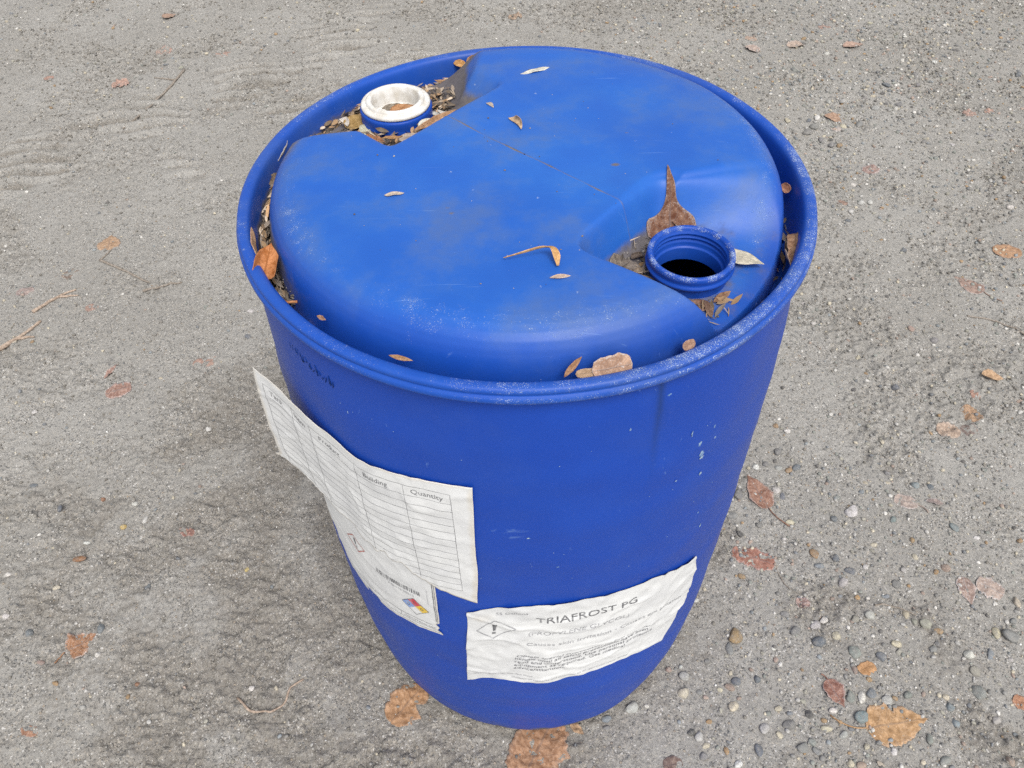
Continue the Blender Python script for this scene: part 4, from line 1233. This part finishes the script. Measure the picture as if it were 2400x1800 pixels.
# ------------------------------------------------------------------ twigs
def twig(label, pts, r0, r1, mat, fork=None, frost=False, name='twig'):
    P = np.array(pts, float)
    n = 26
    d = np.concatenate([[0], np.cumsum(np.hypot(*np.diff(P, axis=0).T))]); d /= d[-1]
    s = np.linspace(0, 1, n)
    x, y = np.interp(s, d, P[:, 0]), np.interp(s, d, P[:, 1])
    x = x + 0.002 * perlin(s * 6, 0 * s + P[0, 0] * 9, 201); y = y + 0.002 * perlin(s * 6, 0 * s + P[0, 1] * 9, 202)
    rr_ = np.interp(s, [0, 1], [r0, r1]) * (1 + 0.35 * perlin(s * 14, 0 * s + P[0, 0] * 31, 203))
    z = np.maximum.reduce([ground_z(x + a_, y + b_) for a_, b_ in ((0, 0), (.003, 0), (-.003, 0), (0, .003), (0, -.003))]) + rr_ * 0.75
    z = np.convolve(np.pad(z, 2, mode='edge'), np.ones(5) / 5, 'valid')
    o = obj(name, tube(name, np.stack([x, y, z], -1) - [x[0], y[0], 0], rr_, 7), mat, None, (x[0], y[0], 0))
    tag(o, label, 'twig', 'twigs lying on the ground')
    if fork is not None:
        F = np.array(fork, float)
        m = 14
        s = np.linspace(0, 1, m)
        fx, fy = np.interp(s, [0, 1], F[:, 0]), np.interp(s, [0, 1], F[:, 1])
        fz = ground_z(fx, fy) + r1
        obj('side_shoot', tube('side_shoot', np.stack([fx, fy, fz], -1) - [x[0], y[0], 0], np.interp(s, [0, 1], [r0 * .8, r1 * .6]), 6), mat, o)
    return o
twig('pale splintered twig entering from the left edge', [(-1.275, .59), (-1.25, .625), (-1.21, .685), (-1.195, .715)], .006, .003, MTWIGL, [(-1.232, .655), (-1.19, .66)])
twig('grey-brown twig with pale chips above the splintered one', [(-1.228, .745), (-1.20, .785), (-1.17, .815), (-1.15, .83)], .0045, .0025, MTWIGL, [(-1.18, .80), (-1.135, .805)])
twig('thin grey forked twig under the orange-tan leaf', [(-1.13, .945), (-1.085, .921), (-1.04, .896), (-.995, .868), (-.965, .852)], .0035, .0022, MTWIG, [(-1.13, .945), (-1.115, .99)])
twig('short straight grey twig right of the forked one', [(-.976, .82), (-.93, .838), (-.884, .852)], .0032, .002, MTWIG)
twig('long dark thin twig across the tyre prints, upper left', [(-1.195, 1.99), (-1.21, 1.88), (-1.25, 1.71), (-1.285, 1.60)], .0042, .0025, MTWIG, [(-1.21, 1.92), (-1.29, 1.94)])
twig('dark curved twig between pebbles, lower right', [(.620, -.045), (.655, -.047), (.690, -.062)], .0016, .001, MTWIG)
twig('frosted grey twig bent like a hook, lower left', [(-.495, -.205), (-.47, -.226), (-.43, -.232), (-.412, -.215), (-.406, -.19), (-.386, -.175)], .0022, .0016, MTWIGL)
twig('long thin grey stem leaving by the right edge', [(1.06, .70), (1.10, .69), (1.15, .655), (1.19, .61)], .0022, .0016, MTWIG)
twig('hair-thin stalk below the red frosted leaf', [(.462, .03), (.466, .005), (.478, -.015)], .0012, .0008, MTWIG)

# ------------------------------------------------------------------ pebbles
PEB = {
"blue":[(0.779,0.214,18.6,20.5),(0.571,-0.201,16.7,21.3),(0.792,-0.136,13.3,23.5),(0.692,-0.224,15.3,18.9),(0.692,-0.251,15.0,17.2),(0.542,0.034,20.1,12.5),(0.126,-0.241,17.1,14.5)],

"brown":[(-0.858,0.055,23.6,15.7),(-0.672,-0.183,11.9,11.1),(-0.861,0.193,11.0,11.5)],

"cream":[(0.997,1.56,19.9,27.1),(0.829,1.589,20.0,23.6),(0.258,-0.2,19.4,20.8),(0.336,-0.223,19.2,17.5),(0.816,-0.098,14.8,21.2),(0.64,-0.116,21.5,14.3),(0.672,-0.061,13.8,21.0),(0.875,-0.041,12.5,22.5),(0.51,0.129,21.0,13.3),(0.539,-0.101,16.2,17.0),(0.482,-0.257,18.8,13.8),(0.765,0.568,12.4,19.0),(0.506,-0.311,13.4,17.0),(-0.879,-0.003,17.3,11.8),(0.283,-0.284,16.1,10.7),(0.411,-0.225,14.0,11.4),(0.724,0.051,10.1,14.8),(0.538,-0.286,12.3,11.2),(0.655,0.078,13.2,9.9),(0.319,-0.195,9.1,8.9)],

"dark":[(0.46,-0.235,15.2,15.2),(0.409,0.104,14.9,14.5),(0.263,-0.263,15.0,12.1)],

"green":[(0.748,-0.199,23.1,30.6),(0.562,-0.13,21.3,27.9),(0.654,-0.308,24.4,15.1),(0.534,-0.207,15.4,21.0),(0.641,-0.275,12.4,20.5),(0.63,-0.204,16.7,14.8),(0.453,-0.279,12.4,12.3)],

"grey":[(0.877,1.524,35.8,32.7),(0.904,1.556,32.5,33.4),(1.047,1.569,21.7,37.6),(1.316,1.864,23.4,33.0),(0.931,1.454,21.1,34.8),(0.838,-0.103,29.6,24.4),(0.423,0.196,18.5,34.5),(0.908,1.487,17.7,28.9),(1.203,1.676,22.3,22.2),(0.403,0.147,25.7,18.2),(0.469,-0.093,21.7,19.7),(0.954,0.62,18.1,20.4),(0.348,-0.123,13.4,27.0),(0.438,-0.287,18.5,19.5),(0.422,-0.252,21.4,16.2),(0.672,-0.005,16.9,18.7),(0.276,-0.3,16.0,17.6),(0.522,0.301,16.1,17.0),(0.491,0.27,15.9,16.5),(0.448,0.123,16.5,14.8),(0.457,-0.061,15.2,12.9),(0.458,-0.292,14.8,12.2),(0.126,-0.255,15.1,9.0),(0.285,-0.199,11.6,11.4),(0.559,-0.28,11.1,10.0),(0.25,-0.159,7.9,7.8)],

"olive":[(0.7,-0.08,20.4,19.4),(0.755,-0.165,15.7,20.0),(0.58,-0.07,16.5,14.6),(0.681,-0.077,10.9,13.4),(0.639,-0.13,10.7,12.8)],

"orange":[(-0.814,-0.181,17.9,8.2),(0.597,-0.027,11.2,12.1),(0.752,0.02,11.4,11.3),(0.313,-0.293,8.6,13.1),(0.573,-0.178,10.4,10.8),(0.293,-0.247,10.1,8.6)],

"pale":[(1.028,1.705,18.7,33.1),(0.984,1.701,18.7,32.8),(1.123,1.657,25.9,21.7),(0.17,-0.224,24.0,22.1),(0.577,0.0,22.7,20.0),(0.508,-0.079,24.6,17.2),(0.381,-0.258,20.1,17.2),(0.592,-0.214,17.9,18.5),(0.274,-0.27,16.2,19.2),(0.262,-0.173,17.7,17.4),(0.606,-0.065,16.5,17.7),(0.516,0.26,19.0,14.6),(0.507,-0.267,17.5,12.5),(0.694,0.024,12.9,11.2),(-0.751,-0.222,11.7,11.0)],

"rose":[(0.772,0.028,17.2,19.6),(0.755,-0.31,14.6,20.7),(0.338,-0.191,19.5,12.8),(0.554,-0.161,11.8,20.4),(0.521,-0.314,14.6,12.1),(0.238,-0.16,11.9,13.6),(-0.855,-0.144,13.7,8.6),(0.423,-0.144,9.3,9.4)],

"slate":[(1.664,1.868,23.3,43.3),(1.199,1.798,23.0,31.5),(0.504,-0.112,24.2,23.7),(0.819,0.475,20.6,20.2),(0.553,0.262,22.2,16.6),(-0.768,-0.084,15.3,21.6),(0.595,0.023,20.0,15.7),(0.366,-0.291,13.6,21.6),(0.604,-0.139,17.2,16.8),(-0.897,-0.09,16.6,16.0),(0.807,0.211,13.9,18.7),(0.597,0.136,15.0,17.0),(0.576,0.05,14.5,17.5),(0.349,-0.181,15.7,15.5),(-0.934,0.166,10.8,19.2),(0.509,0.19,10.8,19.1),(0.386,-0.177,13.1,15.7),(-0.708,0.0,11.3,16.3),(0.265,-0.087,12.3,10.3),(-0.71,-0.002,10.1,11.2)],

"tan":[(0.363,-0.101,28.5,30.2),(0.957,1.453,21.1,25.4),(0.538,0.059,16.0,19.1),(0.534,0.371,13.2,15.9),(0.534,0.254,14.2,14.6),(0.395,0.015,15.7,12.0),(0.73,0.087,10.3,13.5),(0.481,-0.244,12.6,10.1),(0.607,-0.209,9.0,9.3)],

"teal":[(0.543,-0.241,24.0,23.1),(0.82,0.115,17.8,19.4),(0.709,0.133,15.0,15.6)],

"white":[(0.634,0.151,24.2,31.1),(0.926,1.607,21.9,31.0),(0.937,1.157,23.6,24.8),(1.333,1.128,21.2,20.9),(0.755,-0.136,19.9,20.4),(1.06,2.022,18.2,21.7),(0.961,1.156,15.0,24.9),(1.305,1.966,14.0,26.0),(0.9,1.122,14.9,20.7),(0.551,-0.209,12.8,21.1),(0.471,0.264,15.9,16.4),(0.943,1.251,14.9,16.9),(0.498,0.205,15.5,15.8),(0.525,-0.071,16.5,14.4),(-0.985,0.026,17.5,12.4),(0.5,-0.229,16.5,12.8),(0.902,0.576,14.2,14.7),(-1.092,0.423,12.0,16.5),(0.555,0.355,16.4,11.8),(0.579,-0.294,12.3,15.0),(-0.69,0.369,13.4,12.4),(-0.759,0.143,9.2,18.0),(-0.953,-0.058,14.1,11.6),(0.328,-0.313,12.2,12.9),(0.556,0.356,13.2,11.8),(-0.758,-0.131,12.2,11.7),(-0.859,0.095,15.0,8.9),(0.627,0.031,11.5,11.1),(-0.79,0.179,10.9,11.2),(-0.473,-0.19,10.3,9.0),(0.303,-0.033,9.4,9.7),(0.43,-0.151,9.3,9.4),(0.194,-0.221,8.7,8.3),(0.259,-0.156,7.9,7.8),(-0.755,-0.195,6.5,7.1)],

"yellow":[(-0.797,0.127,15.2,14.4),(-0.531,0.032,8.7,11.0)],
}

PCOL = {'blue': (.235, .265, .285), 'brown': (.27, .13, .065), 'cream': (.56, .50, .38), 'dark': (.105, .10, .098), 'green': (.255, .275, .250), 'grey': (.235, .232, .225), 'olive': (.36, .345, .285),
        'orange': (.42, .27, .13), 'pale': (.44, .43, .41), 'rose': (.37, .275, .225), 'slate': (.155, .170, .190), 'tan': (.35, .235, .13), 'teal': (.215, .265, .265), 'white': (.66, .64, .60), 'yellow': (.62, .47, .18)}
PWORD = {'blue': 'blue-grey', 'brown': 'brown', 'cream': 'cream', 'dark': 'dark', 'green': 'greenish grey', 'grey': 'grey', 'olive': 'pale olive', 'orange': 'orange', 'pale': 'pale grey', 'rose': 'pinkish',
         'slate': 'slate grey', 'tan': 'tan', 'teal': 'teal-grey', 'white': 'white', 'yellow': 'yellow'}
OWN = {('tan', 0): 'tan-orange pebble, biggest one right of the drum foot',
       ('brown', 0): 'rusty brown oval pebble alone on the left ground',
       ('white', 0): 'smooth white oval pebble right of the pointed red-brown leaf',
       ('teal', 0): 'teal-grey pebble touching the big tan-orange triangular leaf',
       ('green', 0): 'greenish egg-shaped pebble, largest near the lower right corner',
       ('green', 1): 'long greenish grey pebble right of the slate one, lower right',
       ('slate', 2): 'round slate pebble below the pale striped pebble, lower right',
       ('pale', 3): 'beige pebble closest to the drum front right foot',
       ('blue', 6): 'blue-grey pebble tucked against the drum front right foot',
       ('pale', 5): 'pale striped pebble above the round slate pebble, lower right',
       ('blue', 1): 'round blue-grey pebble above the big tan-orange leaf',
       ('grey', 5): 'wide grey pebble near the right edge, below the frosted pair',
       ('slate', 3): 'slate pebble below the drum rim at right, alone on smooth mud',
       ('slate', 0): 'dark slate pebble at the right edge, upper right',
       ('white', 2): 'white oval pebble, left of two just right of the drum rim',
       ('white', 6): 'white round pebble, right of two just right of the drum rim',
       ('white', 3): 'white oval pebble near the right edge, upper half',
       ('yellow', 0): 'yellow stone chip on the left ground',
       ('slate', 5): 'slate pebble right of the orange-brown frosted leaf, lower left',
       ('slate', 9): 'slate pebble left of the orange-brown frosted leaf, lower left',
       ('orange', 0): 'orange stone chip in the lower left',
       ('cream', 2): 'beige pebble right of the drum foot, under the front label corner'}

def pebble_arrays(seed, sub):
    bm = bmesh.new()
    bmesh.ops.create_icosphere(bm, subdivisions=sub, radius=1.0)
    V = np.array([v.co[:] for v in bm.verts]); F = np.array([[v.index for v in f.verts] for f in bm.faces])
    bm.free()
    q = np.random.default_rng(seed)
    ph = q.uniform(0, 10, 6)
    d = 1 + 0.16 * np.sin(V[:, 0] * 1.9 + ph[0]) * np.sin(V[:, 1] * 2.2 + ph[1]) + 0.12 * np.sin(V[:, 2] * 2.6 + ph[2] + V[:, 0]) + 0.06 * np.sin(V[:, 1] * 4.5 + ph[3]) * np.sin(V[:, 0] * 4.1 + ph[4])
    V = V * d[:, None]
    # one or two worn facets
    for k in range(q.integers(3, 7)):
        n = q.normal(size=3); n /= np.linalg.norm(n)
        h = V @ n - q.uniform(0.62, 0.86)
        V = V - np.maximum(h, 0)[:, None] * n * 0.8
    return V, F
PSH = []
for k in range(10):
    V, F = pebble_arrays(300 + k, 3 if k < 10 else 2)
    me = new_mesh('pebble', V, F); me.materials.append(MPEB); PSH.append(me)
pr_ = random.Random(21)
placed = []
unnamed = []
def pebble(c, x, y, w, h, label, sink=0.32):
    o = bpy.data.objects.new('pebble', PSH[pr_.randrange(10)])
    COL.objects.link(o)
    t = min(w, h) * pr_.uniform(0.55, 0.8)
    o.scale = (w / 2, h / 2, t / 2)
    z = float(ground_z(np.array([x]), np.array([y]))[0])
    o.location = (x, y, z + t * (0.5 - sink))
    o.rotation_euler = (pr_.uniform(-.25, .25), pr_.uniform(-.25, .25), pr_.uniform(-.4, .4))
    k = pr_.uniform(0.85, 1.12)
    o.color = tuple(min(1, v * k * pr_.uniform(.97, 1.03)) for v in PCOL[c]) + (1,)
    tag(o, label, 'pebble', 'pebbles lying in the gravel')
    if not label: unnamed.append((o, c, x, y))
    placed.append((x, y, max(w, h) / 2))
    return o
for c, L in PEB.items():
    for i, (x, y, w, h) in enumerate(L):
        cap = 0.028
        w, h = min(w * .96e-3, cap), min(h * .94e-3, cap)
        pebble(c, x, y, w, h, OWN.get((c, i)))

def stone_density(x, y):
    d = 0.10 + 0.55 * sstep(0.15, 0.55, x) + 1.0 * sstep(0.2, 0.5, x) * sstep(0.45, -0.05, y) + 0.25 * sstep(0.2, 1.2, x) * sstep(0.8, 1.6, y)
    return d * (0.55 + 0.9 * sstep(-0.2, 0.5, perlin(x * 2.6, y * 2.6, 91)))

def in_view(x, y, m=0.0):
    return (y > -0.325 - m) & (x > -0.86 - 0.435 * (y + 0.32) - m) & (x < 0.78 + 0.415 * (y + 0.32) + m) & (y < 2.65 + m)

want = 300 - len(placed)
keys = ['grey'] * 6 + ['slate'] * 3 + ['pale'] * 4 + ['cream'] * 3 + ['white'] * 3 + ['green'] * 3 + ['olive'] * 3 + ['blue'] * 2 + ['rose'] * 2 + ['tan'] + ['dark'] * 2
while want > 0:
    x, y = pr_.uniform(-1.9, 1.8), pr_.uniform(-.32, 2.3)
    X1, Y1 = np.array([x]), np.array([y])
    if not in_view(X1, Y1)[0] or math.hypot(x, y) < 0.30 or pr_.random() > stone_density(X1, Y1)[0] * (1.0 if y < 1 else .5): continue
    if any((x - m[1]) ** 2 + (y - m[2]) ** 2 < .05 ** 2 for m in LANDMARKS): continue
    if x > -0.5 and x < .5 and y > 0.2 and y < 1.6: continue          # hidden behind the drum
    s = pr_.uniform(.008, .0145) * (1 + .25 * max(0, y))
    if any((x - a) ** 2 + (y - b) ** 2 < (r_ + s * .6) ** 2 for a, b, r_ in placed): continue
    c = pr_.choice(keys)
    pebble(c, x, y, s, s * pr_.uniform(.65, 1.0), None, .40)
    want -= 1

# each pebble is told apart by its colour and the nearest thing one can find
MARKS = [('curled tan leaf at far left', -1.374, 2.417), ('pale pink crumpled leaf at upper left', -1.403, 1.913), ('long dark twig at upper left', -1.235, 1.80), ('orange-tan leaf by the forked twig', -1.132, 1.023),
         ('mauve-grey leaf at the left edge', -1.281, .824), ('short straight twig at left', -.930, .836), ('angular red-brown leaf at left', -.927, .486), ('twisted pink leaf at left', -.966, .546),
         ('rusty brown oval pebble at left', -.858, .055), ('small red scrap at left', -.668, .115), ('orange-brown frosted leaf at lower left', -.795, -.110), ('hooked frosted twig at lower left', -.44, -.215),
         ('yellow stone chip at left', -.797, .127), ('broad orange leaf at the drum foot', -.206, -.218), ('mottled leaf under the drum front', .012, -.290), ('dark purple scrap at the bottom edge', .226, -.313),
         ('beige pebble at the drum foot', .17, -.224), ('tan-orange pebble near the drum', .363, -.101), ('big tan-orange leaf at lower right', .598, -.250), ('dark red leaf at lower right', .511, -.201),
         ('bright orange scrap at lower right', .574, -.159), ('egg-shaped greenish pebble at lower right', .748, -.199), ('round slate pebble at lower right', .504, -.112), ('dark curved twig at lower right', .655, -.05),
         ('frosted leaf pair at right', .815, -.015), ('tiny mauve scrap right of the drum', .495, -.038), ('red frosted leaf right of the label', .423, .053), ('smooth white oval pebble at right', .634, .151),
         ('pointed red-brown leaf by the drum', .462, .204), ('pale pink round leaf at right', .746, .174), ('pale pinkish tan leaf at right', .894, .355), ('bright folded leaf at right', 1.041, .500),
         ('lone slate pebble at right', .819, .475), ('frosted leaf with dark stalk at right', 1.105, .812), ('orange leaf at the right edge', 1.248, .935), ('two white pebbles beside the rim', .949, 1.156),
         ('tiny brown scrap beside the rim', .886, 1.161), ('mauve outlined leaf behind the rim', 1.012, 1.322), ('folded tan leaf behind the rim', .978, 1.606), ('pink-tan leaf at far upper right', 1.169, 2.079),
         ('crumpled pale leaf at far upper right', .966, 2.086), ('pair of pink scraps at upper right', 1.44, 1.63), ('dark slate pebble at the right edge', 1.664, 1.868), ('brownish leaf above the far rim', -.031, 2.377)]
ORD = ['nearest', 'second nearest', 'third nearest', 'fourth nearest', 'fifth nearest', 'sixth nearest', 'seventh nearest', 'eighth nearest', 'ninth nearest', 'tenth nearest', 'eleventh nearest', 'twelfth nearest']
fam = {}
for o, c, x, y in unnamed:
    d, nm, mx_, my_ = min((math.hypot(x - m[1], y - m[2]), m[0], m[1], m[2]) for m in MARKS)
    side_ = ('right of' if x > mx_ else 'left of') if abs(x - mx_) > abs(y - my_) else ('behind' if y > my_ else 'in front of')
    fam.setdefault((PWORD[c], side_, nm), []).append((d, o))
for (w_, s_, nm), L in fam.items():
    L.sort(key=lambda e: e[0])
    for i, (d, o) in enumerate(L):
        o['label'] = '%spebble %s the %s' % (w_ + ' ', s_, nm) if len(L) == 1 else '%s pebble, %s %s the %s' % (w_, ORD[min(i, 11)], s_, nm)

# ------------------------------------------------------------------ grit, crumbs and litter (too many to count)
def scatter(name, n, smin_, smax_, cols, dens, label, seed, sub=1, flat=0.7, sink=0.25, surf=ground_z, pts=None, power=2.2, mat=None):
    q = np.random.default_rng(seed)
    base = [pebble_arrays(500 + k, sub) for k in range(6)]
    if pts is None:
        x = q.uniform(-2.1, 1.95, n * 6); y = q.uniform(-.36, 2.6, n * 6)
        ok = in_view(x, y, .05) & (np.hypot(x, y) > .262) & ~((np.abs(x + 0.0) < .38) & (y > .25) & (y < 1.5))
        ok &= q.random(n * 6) < dens(x, y)
        x, y = x[ok][:n], y[ok][:n]
    else:
        x, y = pts
    n = len(x)
    s = smin_ + (smax_ - smin_) * q.random(n) ** power
    s = s * (1 + 0.22 * np.clip(y, 0, 3)) if pts is None else s
    z = surf(x, y)
    cc = np.array(cols)[q.integers(0, len(cols), n)] * q.uniform(.75, 1.2, (n, 1))
    kind = q.integers(0, 6, n)
    Vs, Fs, Cs, off = [], [], [], 0
    for k in range(6):
        i = np.where(kind == k)[0]
        if not len(i): continue
        B, F = base[k]
        a = q.uniform(0, 2 * PI, len(i)); ca_, sa_ = np.cos(a), np.sin(a)
        sc = np.stack([s[i] * q.uniform(.75, 1.15, len(i)), s[i] * q.uniform(.6, 1.0, len(i)), s[i] * flat * q.uniform(.7, 1.1, len(i))], -1) / 2
        P = B[None] * sc[:, None]
        X_ = P[..., 0] * ca_[:, None] - P[..., 1] * sa_[:, None] + x[i][:, None]
        Y_ = P[..., 0] * sa_[:, None] + P[..., 1] * ca_[:, None] + y[i][:, None]
        Z_ = P[..., 2] + (z[i] + sc[:, 2] * (1 - 2 * sink))[:, None]
        Vs.append(np.stack([X_, Y_, Z_], -1).reshape(-1, 3))
        m = len(B)
        Fs.append((F[None] + (np.arange(len(i)) * m)[:, None, None]).reshape(-1, 3) + off); off += m * len(i)
        Cs.append(np.repeat(cc[i], m, axis=0))
    me = new_mesh(name, np.vstack(Vs), np.vstack(Fs))
    cattr(me, 'col', np.vstack(Cs))
    o = obj(name, me, mat or MVC)
    tag(o, label, 'gravel', kind='stuff')
    return o
SC = [tuple(.82 * a_ + .18 * b_ for a_, b_ in zip(PCOL[k], (.30, .285, .26))) for k in keys if k not in ('orange', 'tan')] + [PCOL['tan']]
scatter('gravel', 15000, .0026, .0098, SC, lambda x, y: np.clip(stone_density(x, y) * 1.0, 0, 1), 'fine mixed gravel stones strewn over the grey ground', 61, 2, .7, .3, power=2.4)
scatter('white_grit', 1500, .002, .0055, [PCOL['white'], PCOL['cream'], (.7, .69, .66)], lambda x, y: 0.35 + 0 * x, 'bright white grit dotted over the grey ground', 62, 2, .7, .3)
soil = [(.24, .225, .20), (.20, .185, .16), (.27, .25, .225), (.30, .285, .26), (.34, .325, .30)]
scatter('soil_crumbs', 26000, .0016, .0080, soil, lambda x, y: np.clip(.22 + .75 * clod_mask(x, y) + .5 * track_mask(x, y)[1], 0, 1), 'loose crumbs of moist grey-brown soil on the ground', 63, 1, .75, .2, power=3.0)

# litter packed in the gutter and pockets of the drum head
q = np.random.default_rng(77)
LV, LF, LC, off = [], [], [], 0
litter_cols = np.array([(.12, .085, .055), (.20, .13, .075), (.30, .19, .10), (.08, .06, .045), (.40, .24, .12), (.24, .19, .15), (.50, .40, .30)])
def litter_bit(x, y, z, L, W_, head, rx, bend, col, fold=.6):
    global off
    V, F, *_ = leaf_arrays(L, W_, 'lance', 6, 4, bend, fold, 0, .0006, .1, int(q.integers(1, 900)))
    V = rot_xyz(V, rx, q.uniform(-.35, .35))
    c_, s_ = math.cos(head), math.sin(head)
    V = np.stack([V[:, 0] * c_ - V[:, 1] * s_ + x, V[:, 0] * s_ + V[:, 1] * c_ + y, V[:, 2] + z], -1)
    LV.append(V); LF.append(F + off); LC.append(np.tile(col, (len(V), 1))); off += len(V)
def bits(n, f, big=0.0):
    for _ in range(n):
        x, y, z, head = f()
        thin = q.random() < .55 - big * .35
        L = q.uniform(.006, .020) if thin else q.uniform(.010, .021)
        litter_bit(x, y, z, L, .0012 if thin else q.uniform(.0025, .0055), head, q.uniform(-.7, .7), q.uniform(-.6, .6), litter_cols[q.integers(0, 7)] * q.uniform(.7, 1.2) * (1 + .6 * big * q.random()))
def gut(a0, a1, zz):
    def f():
        a = R(q.uniform(a0, a1)); r_ = q.uniform(.2640, .2725)
        return r_ * math.cos(a), r_ * math.sin(a), zz + q.uniform(0, .007), a + PI / 2 + q.uniform(-.5, .5)
    return f
bits(380, gut(128, 214, .847)); bits(110, gut(132, 200, .853), 1.0); bits(80, gut(94, 128, .843)); bits(40, gut(96, 128, .850), 1.0); bits(40, gut(-45, 10, .834)); bits(40, gut(214, 320, .834))
def pock(c, r0, r1, sel):
    def f():
        while True:
            a = q.uniform(0, 2 * PI); r_ = q.uniform(r0, r1)
            x, y = c[0] + r_ * math.cos(a), c[1] + r_ * math.sin(a)
            z = float(head_z(np.array([x]), np.array([y]))[0])
            if z < .8665 and math.hypot(x, y) < .255 and sel(x, y): return x, y, z + .0015 + q.uniform(0, .003) + (q.uniform(0, .010) if c is BUNG1 and y < c[1] - .012 else 0), q.uniform(0, 2 * PI)
    return f
bits(330, pock(BUNG1, .041, .085, lambda x, y: x > -.175 or q.random() < .25), .5)
bits(60, pock(BUNG2, .041, .080, lambda x, y: (x - BUNG2[0]) < -.005 or (y - BUNG2[1]) < -.035))
me = new_mesh('leaf_litter', np.vstack(LV), np.vstack(LF)); cattr(me, 'col', np.vstack(LC))
o = obj('leaf_litter', me, MLIT)
tag(o, 'dark shredded leaf litter packed in the drum head gutter and pockets', 'litter', kind='stuff')
# crumbs of silt and frost dots on the head
a = q.uniform(R(125), R(215), 900); r_ = q.uniform(.262, .272, 900)
P1 = (r_ * np.cos(a), r_ * np.sin(a))
def pk(c, n, w):
    a = q.uniform(0, 2 * PI, n * 5); r_ = q.uniform(.040, w, n * 5)
    x, y = c[0] + r_ * np.cos(a), c[1] + r_ * np.sin(a)
    ok = (head_z(x, y) < .864) & (np.hypot(x, y) < .252)
    if c is BUNG2: ok &= ((x - c[0]) < .0) | ((y - c[1]) < -.036) & (x < c[0] + .02)
    return x[ok][:n], y[ok][:n]
P2, P3 = pk(BUNG1, 700, .085), pk(BUNG2, 260, .075)
xs = np.concatenate([P1[0], P2[0], P3[0]]); ys = np.concatenate([P1[1], P2[1], P3[1]])
scatter('silt_crumbs', 0, .0012, .0045, [(.10, .08, .06), (.16, .13, .10), (.22, .19, .155), (.34, .31, .28)], None, 'crumbs of dark silt lying in the drum head gutter and pockets', 64, 1, .7, .2, head_z, (xs, ys), 2.0)
# loose specks on the dome
sx_, sy_ = q.uniform(-.19, .19, 70), q.uniform(-.2, .2, 70)
ok = (np.hypot(sx_, sy_) < .2) & (head_z(sx_, sy_) > .895)
scatter('soil_specks', 0, .0010, .0030, [(.10, .08, .07), (.2, .16, .13), (.45, .42, .38)], None, 'few dark soil specks lying on the blue drum top', 65, 1, .6, .2, head_z, (np.append(sx_[ok], [-.017, -.016]), np.append(sy_[ok], [-.158, -.155])), 2.5)
